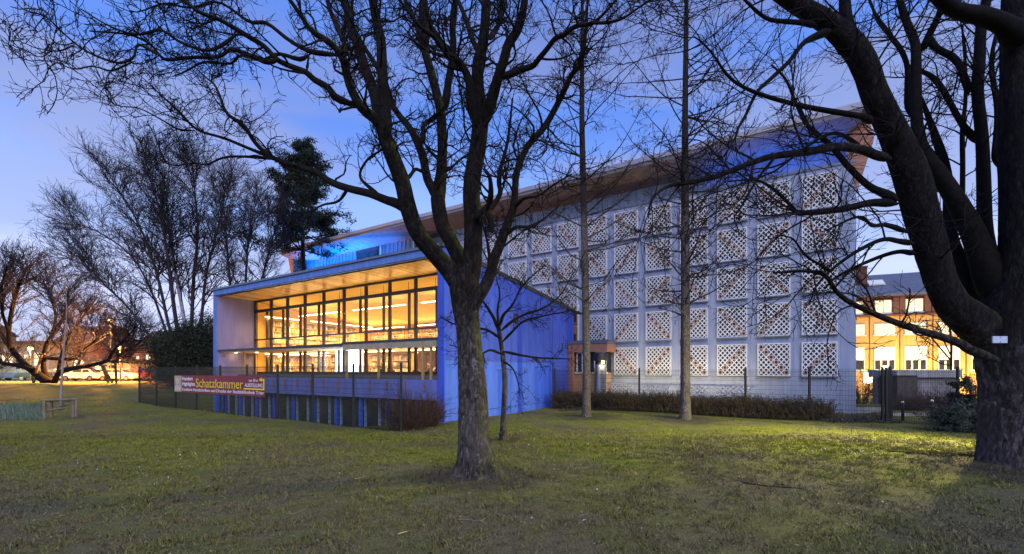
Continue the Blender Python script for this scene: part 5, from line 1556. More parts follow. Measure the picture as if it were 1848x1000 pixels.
# dark evergreen behind fence and the dark pine
def needles(pts, n_each, spread, size, r2, mat, name, parent, o, flat=.6):
    """clouds of narrow needle sprays round given points"""
    K = len(pts) * n_each
    c = np.repeat(pts, n_each, 0) + r2.normal(0, 1, (K, 3)) * np.array([spread, spread, spread * flat])
    d = unit(r2.normal(0, 1, (K, 3)) + np.array([0, 0, .25]))
    s = unit(np.cross(d, r2.normal(0, 1, (K, 3))))
    ln = size * r2.uniform(.6, 1.4, (K, 1)); wd = ln * .13
    V = np.stack([c - s * wd * .3, c + d * ln * .5 - s * wd, c + d * ln, c + d * ln * .5 + s * wd], 1).reshape(-1, 3)
    Q = np.arange(K * 4).reshape(-1, 4)
    ob = np_mesh(name, shift(V, o), Q, mat, parent, False, 'stuff', np.repeat(r2.random(K), 4))
    return ob
MT['pine'] = M_rnd('pine_needles', (.010, .018, .014), (.035, .050, .036))
MT['yew'] = M_rnd('yew_needles', (.014, .020, .014), (.045, .05, .03))
def pine(u, vb, vt, Y, wid, label, seed, lev=15):
    r2 = np.random.default_rng(seed)
    X = (u - CX) / F * Y
    zb, zt = gz(X, Y) - .2, EYE - (vt - HY) / F * Y
    o = (X, Y, 0)
    root = empty('pine_tree', o, 0, label, 'tree')
    n = 30
    P = np.stack([X + np.sin(np.linspace(0, 5, n)) * .12, np.full(n, Y), np.linspace(zb, zt, n)], 1)
    V, Q = big_tube(P, np.linspace(.36, .03, n), 10, .05, .2, seed)
    np_mesh('trunk', shift(V, o), Q, MT['limb_a'], root)
    pts = []
    zc = EYE - (vb - HY) / F * Y
    for k in range(lev):
        f = (k + .2) / lev
        z = zt - (zt - zc) * f
        L = wid * (0.10 + .90 * f ** .95)
        for j in range(9):
            a_ = r2.uniform(0, 2 * PI)
            ll = L * r2.uniform(.45, 1.2)
            pp_ = [np.array([X, Y, z])]
            d = np.array([math.cos(a_), math.sin(a_), r2.uniform(-.05, .22)])
            for q_ in range(7):
                d = unit(d + r2.normal(0, .12, 3) + np.array([0, 0, .02]))
                pp_.append(pp_[-1] + d * ll / 7)
            B = np.array(pp_)
            V, Q = tubes(B[None], np.linspace(.07, .02, 8)[None], 5)
            np_mesh('branch', shift(V, o), Q, MT['limb_a'], root)
            pts.append(B[3:] + np.array([0, 0, .12])); pts.append(B[4:] + r2.normal(0, .28, (4, 3)))
    pts = np.vstack(pts)
    needles(pts, 58, .23, .27, r2, MT['pine'], 'foliage', root, o, .42)
pine(546, 470, 262, 41.0, 6.0, 'dark pine with tiered crown rising behind the library wing roof', 61, 9)
def evergreen(u, Y, h, w_, label, seed, n=260, name='evergreen_bush'):
    r2 = np.random.default_rng(seed)
    X = (u - CX) / F * Y
    zb = gz(X, Y)
    o = (X, Y, zb)
    root = empty(name, o, 0, label, 'shrub')
    pts = []
    while len(pts) < n:
        q_ = r2.uniform(-1, 1, 3)
        rr = np.linalg.norm(q_)
        if rr > (1.18 if r2.random() < .12 else 1) or rr < .35: continue
        lump = 1 + .22 * math.sin(4 * q_[0] + seed) * math.cos(3.3 * q_[2] + q_[1] * 3)
        pts.append((X + q_[0] * w_ * lump, Y + q_[1] * w_ * .7, zb + h * .5 + q_[2] * h * .5 * lump))
    pts = np.array(pts)
    for k in range(9):
        tip = pts[r2.integers(len(pts))]
        B = catmull(np.array([[X + r2.normal(0, .2), Y, zb - .1], [X + (tip[0] - X) * .3, Y + (tip[1] - Y) * .3, zb + (tip[2] - zb) * .5], tip]), 9)
        V, Q = tubes(B[None], np.linspace(.09, .025, 9)[None], 5)
        np_mesh('stem', shift(V, o), Q, MT['limb_a'], root)
    s_ = max(h, w_)
    needles(pts, 110, s_ * .085, .13 + .012 * s_, r2, MT['yew'], 'foliage', root, o, .8)
evergreen(318, 37.0, 4.6, 1.9, 'dark evergreen bush behind the fence, left one of the pair by the library wing', 71, 300)
evergreen(362, 36.0, 5.6, 2.0, 'dark evergreen bush behind the fence, taller one of the pair by the library wing', 73, 340)

# ------------------------------------------------------------------ hedge, shrubs, low planting
MT['hedge_twig'] = M_rnd('hedge_twig', (.045, .030, .028), (.13, .085, .06))
MT['hedge_leaf'] = M_rnd('hedge_leaf', (.030, .030, .018), (.095, .080, .036))
def twig_bush(P0, D, L, rad, n, r2, name, mat, parent, o):
    """n bent sticks from P0 (n,3) along D"""
    K = len(P0)
    pts = np.empty((K, 4, 3)); pts[:, 0] = P0
    d = D.copy()
    for j in range(1, 4):
        d = unit(d + r2.normal(0, .22, (K, 3)))
        pts[:, j] = pts[:, j - 1] + d * (L / 3)[:, None]
    rr = rad[:, None] * np.array([1, .8, .6, .35])[None]
    V, Q = tubes(pts, rr, 3)
    return np_mesh(name, shift(V, o), Q, mat, parent, True, 'stuff', np.repeat(r2.random(K), 12)), pts
def leaf_cards(c, size, r2, mat, name, parent, o):
    K = len(c)
    d = unit(r2.normal(0, 1, (K, 3))); s = unit(np.cross(d, r2.normal(0, 1, (K, 3))))
    ln = size * r2.uniform(.6, 1.3, (K, 1)); wd = ln * .28
    V = np.stack([c, c + d * ln * .5 - s * wd, c + d * ln, c + d * ln * .5 + s * wd], 1).reshape(-1, 3)
    return np_mesh(name, shift(V, o), np.arange(K * 4).reshape(-1, 4), mat, parent, False, 'stuff', np.repeat(r2.random(K), 4))
def hedge(x0, x1, y0, y1, H, label, seed, dens=420, leaf=5):
    r2 = np.random.default_rng(seed)
    A = P_low(x0, y0)
    o = (A[0], A[1], 0)
    root = empty('clipped_hedge', o, 0, label, 'hedge')
    n = int((x1 - x0) * (y1 - y0) * dens)
    lx = r2.uniform(x0, x1, n); ly = r2.uniform(y0, y1, n)
    W_ = C0[None] + EX[None] * lx[:, None] + EN[None] * ly[:, None]
    zb = ground_h(W_[:, 0], W_[:, 1])
    top = H + .05 * np.sin(lx * 2.1) + .04 * np.sin(lx * 7 + 1) + r2.normal(0, .035, n)
    f = r2.random(n) ** .8
    P0 = np.stack([W_[:, 0], W_[:, 1], zb + (top - .34) * f], 1)
    D = unit(r2.normal(0, .38, (n, 3)) + np.array([0, 0, 1]))
    _, pts = twig_bush(P0, D, r2.uniform(.3, .55, n), r2.uniform(.005, .011, n), n, r2, 'twigs', MT['hedge_twig'], root, o)
    c = pts[r2.integers(0, n, n * leaf), r2.integers(1, 4, n * leaf)] + r2.normal(0, .03, (n * leaf, 3))
    leaf_cards(c, .055, r2, MT['hedge_leaf'], 'leaves', root, o)
hedge(.55, 12.55, 8.2, 9.3, .93, 'long clipped leafless hedge in front of the lattice facade', 81, 560, 6)
hedge(12.57, 13.2, 8.6, 9.4, .82, 'short leafier hedge end beside the fence right of the long hedge', 83, 420, 12)
def bush(u, v, Y, w_, h, n, label, seed, mat, leaf=None, rad=.006, lean=.55):
    r2 = np.random.default_rng(seed)
    X = (u - CX) / F * Y
    zb = gz(X, Y)
    o = (X, Y, zb)
    root = empty('twiggy_bush', o, 0, label, 'shrub')
    K = n
    a_ = r2.uniform(0, 2 * PI, K); rr = np.sqrt(r2.random(K)) * w_ * .35
    P0 = np.stack([X + rr * np.cos(a_), Y + rr * np.sin(a_), np.full(K, zb - .03)], 1)
    D = unit(np.stack([np.cos(a_) * rr / w_ * 2.2 * lean + r2.normal(0, .34, K), np.sin(a_) * rr / w_ * 2.2 * lean + r2.normal(0, .34, K), np.ones(K)], 1))
    _, pts = twig_bush(P0, D, h * r2.uniform(.35, 1.2, K), np.full(K, rad * 1.6), K, r2, 'stems', mat, root, o)
    ch = spawn(pts, np.full((K, 4), rad * 1.4), 7, h * .42, 4, (20, 50), .15, .1, .18, rad, rad * .6, .25, .8, .3, 0, r2)
    V, Q = tubes(ch[0], ch[1], 3)
    np_mesh('twigs', shift(V, o), Q, mat, root, True, 'stuff', np.repeat(r2.random(len(ch[0])), 12))
    if leaf:
        nl = leaf
        c = ch[0][r2.integers(0, len(ch[0]), nl), r2.integers(1, 4, nl)]
        leaf_cards(c, .07, r2, MT['hedge_leaf'], 'leaves', root, o)
MT['red_twig'] = M_rnd('reddish_twigs', (.035, .022, .024), (.12, .07, .06))
bush(738, 775, 16.2, 1.9, 1.45, 300, 'reddish brown twiggy bush at the near corner of the library wing', 91, MT['red_twig'], None, .0036)
bush(775, 775, 16.9, .7, 1.0, 160, 'smaller brown twiggy bush against the corner pier of the library wing', 93, MT['red_twig'], None, .0055)
bush(1640, 755, 20.9, 1.1, 1.05, 170, 'bare brown bush before the grey garden wall, left one', 95, MT['red_twig'], None, .006)
bush(1690, 755, 21.0, 1.3, 1.2, 190, 'bare brown bush before the grey garden wall, right one', 97, MT['red_twig'], None, .006)
bush(1556, 745, 24.0, .7, 2.3, 60, 'sparse sapling glowing orange beside the stack block corner', 98, MT['red_twig'], None, .008)
# low planting strip under the short fence, dark leafy ground cover
def cover(u0, u1, Y, dy, h, n, label, seed, size=.06, name='ground_cover'):
    r2 = np.random.default_rng(seed)
    X0, X1 = (u0 - CX) / F * Y, (u1 - CX) / F * Y
    x = r2.uniform(X0, X1, n); y = Y + r2.uniform(-dy, dy, n)
    z = ground_h(x, y) + h * r2.random(n) ** 1.4 * (.6 + .4 * np.sin(x * 3 + y * 2))
    return leaf_cards(np.stack([x, y, z], 1), size, r2, MT['cover_leaf'], name, None, (0, 0, 0))
MT['cover_leaf'] = M_rnd('cover_leaf', (.030, .032, .026), (.12, .10, .075), .5)
cover(1480, 1605, 18.3, .7, .35, 6000, '', 101, name='ground_cover')
cover(1010, 1100, 23.6, .5, .2, 2000, '', 102)
# low juniper and a young fir at the right, in front of the wall
def conifer_shrub(u, Y, w_, h, label, seed, n, cat='shrub', name='low_conifer', size=.13, colour='pine2'):
    r2 = np.random.default_rng(seed)
    X = (u - CX) / F * Y; zb = gz(X, Y); o = (X, Y, zb)
    root = empty(name, o, 0, label, cat)
    pts = []
    for k in range(n):
        a_ = r2.uniform(0, 2 * PI); f = r2.random()
        L = w_ * r2.uniform(.5, 1.05) * (1 - .35 * f)
        B = [np.array([X, Y, zb + .05 + h * f * .75])]
        d = np.array([math.cos(a_), math.sin(a_), .30])
        for q_ in range(6):
            d = unit(d + r2.normal(0, .13, 3) + np.array([0, 0, -.05])); B.append(B[-1] + d * L / 6)
        B = np.array(B)
        V, Q = tubes(B[None], np.linspace(.022, .006, 7)[None], 4)
        np_mesh('branch', shift(V, o), Q, MT['limb_a'], root)
        pts.append(B[1:]); pts.append((B[1:-1] + B[2:]) / 2)
    needles(np.vstack(pts), 26, .085, size, r2, MT[colour], 'foliage', root, o, .5)
MT['pine2'] = M_rnd('grey_green_needles', (.022, .030, .026), (.085, .10, .08))
conifer_shrub(1728, 15.2, 1.35, .75, 'low grey green spreading juniper beside the old trunk', 111, 60, size=.085)
conifer_shrub(1752, 16.2, 1.35, 2.1, 'young fir with drooping sprays between old trunk and grey garden wall', 113, 40, 'tree', 'young_fir', .10)

# ------------------------------------------------------------------ garden wall, bollards, lane beyond
MT['wall_grey'] = M_render('grey_garden_wall', (.27, .245, .265), .3)
gw = at(1583, 740, 22.6); gw2 = at(1726, 740, 22.6)
wall = empty('garden_wall', (gw.x, gw.y, 0), 0, 'grey rendered garden wall with broad flat coping right of the gate', 'wall')
W = gw2.x - gw.x
m = MB(); m.box(.0, W, 0, .3, -1, 1.38); m.build('wall_face', MT['wall_grey'], wall)
m = MB(); m.box(-.15, W + .1, -.2, .4, 1.382, 1.76); m.build('coping', MT['concrete'], wall)
m = MB(); m.box(-.02, .95, -1.2, -.3, -1, 1.50); m.build('gate_pier', M_plain('brick_brown_pier', (.075, .06, .058), .85, .25, 5, .4, 0, 18), wall)
m = MB(); m.box(-.1, 1.03, -1.28, -.22, 1.502, 1.74); m.build('pier_cap', MT['concrete'], wall)
tr_ = at(1612, 744, 20.3); tr2 = at(1684, 744, 20.3)
ed = empty('concrete_kerb_wall', (tr_.x, tr_.y, 0), 0, 'low concrete retaining edge with mossy top before the grey garden wall', 'low wall')
m = MB(); m.box(0, tr2.x - tr_.x, 0, .35, -.8, -.16); m.build('face', MT['concrete'], ed)
m = MB(); m.box(-.02, tr2.x - tr_.x + .02, -.03, .4, -.158, -.10); m.build('mossy_top', M_plain('moss', (.09, .10, .02), .95, .3, 8, .5), ed)
st0 = empty('stone_step', (at(1545, 740, 21.5).x, 21.5, 0), 0, 'low grey stone plinth behind the short wire fence', 'plinth')
m = MB(); m.box(0, 2.0, 0, .5, -1, .02); m.build('block', MT['concrete'], st0); m = MB(); m.box(-.03, 2.03, -.04, .54, .022, .09); m.build('slab', M_plain('moss2', (.10, .11, .05), .95, .3, 8, .5), st0)
for k, (u, v) in enumerate(((1629, 765), (1682, 758))):
    Yb = 18.6 if k == 0 else 19.4
    q = at(u, v, Yb)
    b_ = empty('bollard', (q.x, Yb, gz(q.x, Yb)), 0, ('slim dark bollard with pale cap close to the open gate', 'slim dark bollard with pale cap beside the low juniper')[k], 'bollard', 'bollards by the gate')
    m = MB(); m.lathe([(.05, -.05), (.05, .72), (.045, .74)], 0, 0, 12); m.build('post', MT['dark_metal'], b_, True)
    m = MB(); m.lathe([(.055, .742), (.06, .77), (.03, .81)], 0, 0, 12); m.build('cap', MT['white_paint'], b_, True)

# yellow lit house at the back right
HA = math.atan2(-.388, .921)
HX = np.array((.921, -.388)); HN = np.array((.388, .921))
h0 = at(1600, 670, 40.0)
house = empty('office_house', (h0.x, h0.y, 0), HA, 'yellow rendered office house with lit windows and slate roof beyond the garden wall', 'building')
def hx(u):     # local x on its front
    r_ = (u - CX) / F
    t = (h0.x * HN[0] + h0.y * HN[1]) / (r_ * HN[0] + HN[1])
    return (r_ * t - h0.x) * HX[0] + (t - h0.y) * HX[1]
def hz(v, u=1600):
    r_ = (u - CX) / F
    t = (h0.x * HN[0] + h0.y * HN[1]) / (r_ * HN[0] + HN[1])
    return EYE + (HY - v) * t / F
MT['yellow'] = M_render('ochre_render', (.66, .40, .13), .10)
MT['brown_clad'] = M_plain('brown_attic_boards', (.16, .065, .035), .7, .2, 2, .1)
MT['slate'] = M_plain('slate', (.11, .12, .17), .6, .2, 3, .2, 0, 12)
MT['lit'] = M_emit('lit_room', (1.0, .80, .42), 1.5)
MT['lit2'] = M_emit('lit_room_bright', (1.0, .86, .55), 2.2)
zA, zE = hz(568), hz(531)
xa, xb = hx(1500), hx(1900)
m = MB(); m.box(xa, xb, .0, 9, -1.5, zA); m.build('wall', MT['yellow'], house)
m = MB(); m.box(xa, xb, .25, 9, zA, zE); m.build('attic_wall', MT['brown_clad'], house)
m = MB(); m.box(xa, xb, -.15, .3, zA - .12, zA + .02); m.build('cornice', MT['brown_clad'], house)
zr = hz(503) + 1.2
m = MB(); m.prism([(-.25, zE), (4.6, zr), (9.3, zE), (9.3, zE - .2), (-.25, zE - .2)], 'x', xa - .3, xb); rf = m.build('roof', MT['slate'], house)
cx_ = hx(1569)
m = MB(); m.box(cx_ - .45, cx_ + .45, 2.2, 3.1, zE + .5, hz(494) + 1.1); m.box(cx_ - .5, cx_ + .5, 2.15, 3.15, hz(494) + 1.1, hz(494) + 1.25); m.build('chimney', M_plain('brick_chimney', (.13, .06, .05), .9, .3, 4, .3), rf)
sx = hx(1595); sy = 2.0; sz = zE + (zr - zE) * (sy + .25) / 4.85
m = MB(); m.hexa([(sx - .6, sy - .4, sz - .12), (sx + .6, sy - .4, sz - .12), (sx + .6, sy + .4, sz + .4), (sx - .6, sy + .4, sz + .4), (sx - .6, sy - .45, sz + .0), (sx + .6, sy - .45, sz + .0), (sx + .6, sy + .35, sz + .52), (sx - .6, sy + .35, sz + .52)])
m.build('skylight', MT['white_paint'], rf)
def house_window(u0, u1, v0, v1, n, y, top_lit=1.0, mt='lit'):
    x0, x1, z1, z0 = hx(u0), hx(u1), hz(v0), hz(v1)
    m = MB(); m.box(x0, x1, y - .10, y - .002, z0, z1); wd = m.build('window', MT['white_paint'], house)
    for i in range(n):
        a_, b_ = x0 + (x1 - x0) * i / n + .07, x0 + (x1 - x0) * (i + 1) / n - .07
        zs_ = z0 + (z1 - z0) * (1 - top_lit)
        m = MB(); m.box(a_, b_, y - .115, y - .101, zs_ + .06, z1 - .06); m.build('lit_pane', MT[mt], wd)
        if top_lit < 1:
            m = MB(); m.box(a_, b_, y - .115, y - .101, z0 + .06, zs_ - .06); m.build('dark_pane', MT['void'], wd)
        # blinds or a shelf seen inside
        m = MB()
        for q_ in range(3):
            zz_ = zs_ + (z1 - zs_) * (.25 + .22 * q_)
            m.box(a_ + .08, b_ - .08 - .2 * ((i + q_) % 2) * (b_ - a_), y - .122, y - .116, zz_, zz_ + .04)
        m.build('blind_edge', MT['orange_wall'], wd)
    m = MB(); m.box(x0 - .1, x1 + .1, y - .18, y - .002, z0 - .1, z0 - .002); m.build('sill', MT['white_paint'], wd)
for u0, u1, n in ((1540, 1559, 1), (1580, 1611, 2), (1635, 1668, 2), (1694, 1727, 2), (1752, 1786, 2)):
    house_window(u0, u1, 541, 564, n, .25)
    x0, x1 = hx(u0), hx(u1)
    m = MB(); m.box(x0 - .45, x0 - .05, -.05, .24, hz(564) - .1, hz(536)); m.box(x1 + .05, x1 + .45, -.05, .24, hz(564) - .1, hz(536)); m.box(x0 - .45, x1 + .45, -.05, .24, hz(536), hz(533)); m.build('dormer_cheek', MT['brown_clad'], house)
for u0, u1, n in ((1540, 1560, 1), (1577, 1615, 3), (1632, 1672, 3), (1692, 1732, 3), (1752, 1790, 3)):
    house_window(u0, u1, 584, 604, n, 0)
    house_window(u0, u1, 626, 668, n, 0, .55, 'lit2')
    m = MB(); m.box(hx(u0) - .35, hx(u0) - .28, -.04, -.002, -1, zA - .15); m.build('render_joint', MT['brown_clad'], house)
# bright floodlight at its foot, low garden lamp
fq = at(1569, 682, 37.2)
fl_ = empty('floodlight', (fq.x, fq.y, gz(fq.x, fq.y)), 0, 'glaring white floodlight washing the yellow house wall behind the fence', 'lamp')
m = MB(); m.tube([(0, 0, 0), (0, 0, fq.z - gz(fq.x, fq.y) - .4)], .06, 8); m.build('post', MT['lamp_post'], fl_)
m = MB(); m.lathe([(.05, -.42), (.38, -.40), (.38, .40), (.05, .44)], 0, 0, 14)
hd = m.build('lamp_head', M_emit('flood_head', (1, .86, .55), 10), fl_, True); hd.location.z = fq.z - gz(fq.x, fq.y)
def glow(x, y, z, e, col, r_=.2, parent=None, nm='lamp_glow'):
    ld = bpy.data.lights.new(nm, 'POINT'); ld.energy = e; ld.color = col; ld.shadow_soft_size = r_
    lo = bpy.data.objects.new(nm, ld); link(lo, parent); lo.location = (x, y, z); return lo
glow(0, -.6, fq.z - gz(fq.x, fq.y) + .1, 1500, (1, .62, .22), .25, fl_)
for u in (1650, 1720):  # two unseen floodlights, added to brighten the yellow house front
    q = at(u, 690, 37.0)
    l2 = empty('floodlight', (q.x, q.y, gz(q.x, q.y)), 0, f'added low floodlight, unseen behind the grey garden wall, {"left" if u < 1700 else "right"} one', 'lamp', 'added floodlights behind the garden wall')
    m = MB(); m.tube([(0, 0, -.1), (0, 0, .35)], .05, 8); m.build('post', MT['lamp_post'], l2)
    m = MB(); m.lathe([(.05, .36), (.2, .38), (.2, .6), (.05, .62)], 0, 0, 12); m.build('lamp_head', bpy.data.materials['flood_head'], l2, True)
    glow(0, -.4, .75, 900, (1, .62, .22), .25, l2)
gq = at(1597, 663, 33.0)
gl_ = empty('garden_lamp', (gq.x, gq.y, gz(gq.x, gq.y)), 0, 'small greenish white garden lamp shining just over the grey garden wall', 'lamp')
m = MB(); m.tube([(0, 0, -.1), (0, 0, gq.z - gz(gq.x, gq.y))], .04, 8); m.build('post', MT['lamp_post'], gl_)
m = MB(); m.lathe([(.04, -.12), (.13, -.08), (.13, .08), (.04, .12)], 0, 0, 12); hd = m.build('lamp_head', M_emit('green_white_head', (.85, 1, .55), 14), gl_, True); hd.location.z = gq.z - gz(gq.x, gq.y)
# bare sapling in front of the yellow house
fan_tree('bare_tree', (1717, 690), 31.0, [
    [(1717, 700, 4), (1716, 640, 3.6), (1714, 590, 3), (1712, 550, 1.6)],
    [(1716, 650, 2.6), (1690, 620, 2.2), (1670, 600, 1.4), (1650, 585, .8)],
    [(1715, 640, 2.2), (1700, 605, 1.8), (1690, 580, 1)],
    [(1716, 660, 2), (1695, 655, 1.6), (1670, 640, 1)],
], 'bare sapling standing in front of the yellow house wall', 121, 3, spec_far(8, 1.3, 4, 1, (30, 60), .1, .1), (MT['limb_a'], MT['limb_a']))
# street lamp behind the old trunk that throws the warm light over the right of the lawn
sq = at(1838, 500, 11.6)
sl = empty('street_lamp', (sq.x, sq.y, gz(sq.x, sq.y)), 0, 'street lamp hidden behind the old tree at the right edge', 'street lamp')
m = MB(); m.tube([(0, 0, -.1), (0, 0, 4.9)], [.07, .05], 10); m.build('post', MT['lamp_post'], sl)
m = MB(); m.lathe([(.06, 4.9), (.22, 5.0), (.22, 5.25), (.08, 5.35)], 0, 0, 14); m.build('lamp_head', M_emit('street_head', (1, .86, .4), 3), sl, True)
ld = bpy.data.lights.new('lamp_glow', 'SPOT'); ld.energy = 7500; ld.color = (1, .90, .36); ld.shadow_soft_size = .12; ld.spot_size = R(118); ld.spot_blend = .8
lo = bpy.data.objects.new('lamp_glow', ld); link(lo, sl); lo.location = (-.1, 0, 4.85)
lo.rotation_euler = (Vector((-6.0, 1.2, -4.8))).to_track_quat('-Z', 'Y').to_euler()

# ------------------------------------------------------------------ young staked tree and the flower patch at the left
YT = 20.0
tq = at(112, 740, YT)
tz = gz(tq.x, YT)
root = empty('staked_sapling', (tq.x, YT, tz), 0, 'pale young tree tied inside a low wooden frame on the left lawn', 'tree')
P, Rr = limb_rows([(110, 742, 3.6), (111, 720, 2.9), (114, 660, 2.2), (117, 600, 1.7), (117, 555, 1.2), (116, 515, .8), (118, 480, .5)], YT, YT, 40)
V, Q = big_tube(P, Rr, 12, .05, .25, 3)
o_ = (tq.x, YT, tz)
np_mesh('trunk', shift(V, o_), Q, MT['young_bark'], root)
r2 = np.random.default_rng(4)
a = spawn(P[None], Rr[None], 34, 1.7, 8, (35, 60), .15, .2, .12, .02, .009, .45, .5, .5, 0, r2)
b = spawn(a[0], a[1], 6, .8, 5, (25, 55), .1, .15, .15, .01, .007, .15, .7, .4, 0, r2)
V, Q = merge([tubes(a[0], a[1], 4), tubes(b[0], b[1], 3)])
np_mesh('twigs', shift(V, o_), Q, MT['twig_far'], root, True, 'stuff')
stf = empty('tree_stake_frame', (tq.x, YT, tz), R(45), 'low frame of weathered wooden posts and rails around the young tree', 'tree stake')
for x, y in ((-.54, -.25), (.36, -.2), (.46, -.3), (-.34, .45), (.34, .45)):
    m = MB(); m.tube([(x, y, -.2), (x, y, .80)], .065, 9); m.build('post', MT['post_wood'], stf)
for a_, b_ in (((-.60, -.25, .80), (.52, -.28, .81)), ((-.56, -.24, .34), (.06, -.05, .42)), ((.0, .1, .60), (.44, -.25, .58)), ((-.36, .45, .74), (.36, .45, .72)), ((-.54, -.25, .76), (-.34, .45, .74)), ((.44, -.3, .76), (.34, .45, .74))):
    m = MB(); m.tube([a_, b_], .048, 8); m.build('rail', MT['post_wood'], stf)
m = MB(); m.tube([(-.08, -.06, .5), (.02, -.12, .5), (.1, -.02, .5), (.0, .1, .5), (-.08, -.06, .5)], .02, 6); m.build('tie', MT['dark_metal'], stf)
# bluish daffodil shoots
r2 = np.random.default_rng(8)
n = 9000
u_ = r2.uniform(-260, 82, n); Yv = r2.uniform(18.6, 27, n)
x = (u_ - CX) / F * Yv
edge = (x > -24 - 6) & (r2.random(n) < .9)
x, Yv = x[edge], Yv[edge]; n = len(x)
c = np.stack([x, Yv, ground_h(x, Yv) - .01], 1)
d = unit(r2.normal(0, .28, (n, 3)) + np.array([0, 0, 1])); s_ = unit(np.cross(d, r2.normal(0, 1, (n, 3))))
ln = r2.uniform(.12, .26, (n, 1))
V = np.stack([c - s_ * .012, c + s_ * .012, c + d * ln + s_ * .006, c + d * ln - s_ * .006], 1).reshape(-1, 3)
MT['shoots'] = M_rnd('bluish_shoots', (.07, .11, .085), (.19, .25, .20), .7)
fo = np_mesh('flower_shoots', V, np.arange(n * 4).reshape(-1, 4), MT['shoots'], None, False, 'stuff', np.repeat(r2.random(n), 4))

# ------------------------------------------------------------------ far left: lamps, parked cars, buildings
sod = M_emit('sodium_head', (1, .46, .10), 3)
grn = M_emit('mercury_head', (.80, 1, .35), 3)
for k, (u, v, Y, mt, col, e, lab) in enumerate(((200, 579, 58, sod, (1, .36, .06), 22000, 'tall orange street lamp above the car park, the higher one'), (217, 628, 50, sod, (1, .36, .06), 30000, 'orange street lamp above the parked cars, the lower brighter one'),
                                               (55, 629, 54, grn, (.85, 1, .40), 9000, 'street lamp with greenish white light before the flat building at far left'))):
    q = at(u, v, Y); z0 = gz(q.x, Y)
    l_ = empty('street_lamp', (q.x, Y, z0), 0, lab, 'street lamp', 'street lamps at the car park')
    m = MB(); m.tube([(0, 0, -.2), (0, 0, q.z - z0 - .2)], [.09, .06], 9); m.build('post', MT['lamp_post'], l_)
    m = MB(); m.lathe([(.08, -.2), (.25, -.12), (.27, .08), (.12, .2), (.04, .24)], 0, 0, 14); hd = m.build('lamp_head', mt, l_, True); hd.location.z = q.z - z0
    glow(0, -.5, q.z - z0 - .1, e, col, .25, l_)
# parked cars
def car_proto(paint, label):
    c = empty('parked_car', (0, 0, 0), 0, label, 'car', 'cars parked beyond the lawn')
    prof = [(-2.1, .35), (-2.12, .75), (-1.95, .90), (-1.1, .98), (1.3, .98), (2.0, .86), (2.12, .62), (2.1, .32)]
    m = MB()
    W2 = .84
    n = len(prof)
    pts = []
    for sgn, sc in ((-1, 1), (1, 1)):
        for x, z in prof: pts.append((x, sgn * (W2 - (.04 if z > .85 else 0)), z))
    fs = [tuple(range(n)), tuple(reversed(range(n, 2 * n)))] + [(i, n + i, n + (i + 1) % n, (i + 1) % n) for i in range(n)]
    m.poly(pts, fs); body = m.build('body', paint, c)
    cab = [(-1.55, .975), (-1.05, 1.42), (.35, 1.45), (1.05, .975)]
    m = MB()
    for sgn in (-1, 1):
        m.poly([(x, sgn * (.78 - .14 * (z - .97) / .45), z) for x, z in cab], [(0, 1, 2, 3) if sgn > 0 else (3, 2, 1, 0)])
    a0_ = [(x, -(.78 - .14 * (z - .97) / .45), z) for x, z in cab]; b0_ = [(x, (.78 - .14 * (z - .97) / .45), z) for x, z in cab]
    m.poly(a0_ + b0_, [(0, 4, 5, 1), (2, 6, 7, 3), (1, 5, 6, 2)]); m.build('cabin', paint, c)
    m = MB()
    for sgn in (-1, 1):
        for x0, x1 in ((-1.25, -.4), (-.32, .75)):
            m.poly([(x0, sgn * .765, 1.02), (x1, sgn * .765, 1.02), (min(x1, .42) , sgn * .665, 1.37), (max(x0, -.98), sgn * .665, 1.37)], [(0, 1, 2, 3)])
    m.poly([(1.05, -.66, 1.0), (1.05, .66, 1.0), (.45, .58, 1.40), (.45, -.58, 1.40)], [(0, 1, 2, 3)])
    m.poly([(-1.56, -.66, 1.01), (-1.56, .66, 1.01), (-1.12, .58, 1.38), (-1.12, -.58, 1.38)], [(3, 2, 1, 0)])
    m.build('windows', MT['dark_glass'], c)
    for x in (-1.3, 1.3):
        for sgn in (-1, 1):
            m = MB(); m.tube([(x, sgn * .86, .32), (x, sgn * .64, .32)], .32, 16); wh = m.build('wheel', MT['void'], c)
            m = MB(); m.tube([(x, sgn * .875, .32), (x, sgn * .85, .32)], .19, 12); m.build('rim', MT['zinc'], wh)
    for sgn in (-1, 1):
        m = MB(); m.box(2.06, 2.13, sgn * .62 - .16, sgn * .62 + .16, .60, .74); m.build('headlight', MT['white_paint'], c)
        m = MB(); m.box(-2.14, -2.09, sgn * .66 - .1, sgn * .66 + .1, .66, .82); m.build('tail_light', bpy.data.materials.get('tail_red') or M_plain('tail_red', (.3, .01, .01), .3, .1, 3, 0), c)
    return c
paints = {}
def paint(nm, col):
    m = NT(nm); m.base(col); m.set(Roughness=.3); m.b.inputs['Coat Weight'].default_value = .6
    return m.mat
cars = [(28, 56, 'dark blue', (.02, .03, .08), .2), (72, 55, 'black', (.015, .015, .018), .1), (106, 57, 'silver grey', (.35, .36, .38), -.1), (150, 55, 'white', (.7, .7, .7), .15), (181, 58, 'light grey', (.5, .5, .52), 0.05), (216, 54.5, 'cream white', (.72, .68, .6), .1), (258, 56, 'dark red', (.22, .03, .03), -.1)]
for u, Y, nm, col, rz in cars:
    q = at(u, 680, Y)
    c = car_proto(paint('paint_' + nm.replace(' ', '_'), col), f'{nm} car parked beyond the lawn under the street lamps')
    c.location = (q.x, Y, gz(q.x, Y) + .03); c.rotation_euler.z = rz + (PI if nm in ('white', 'black') else 0)
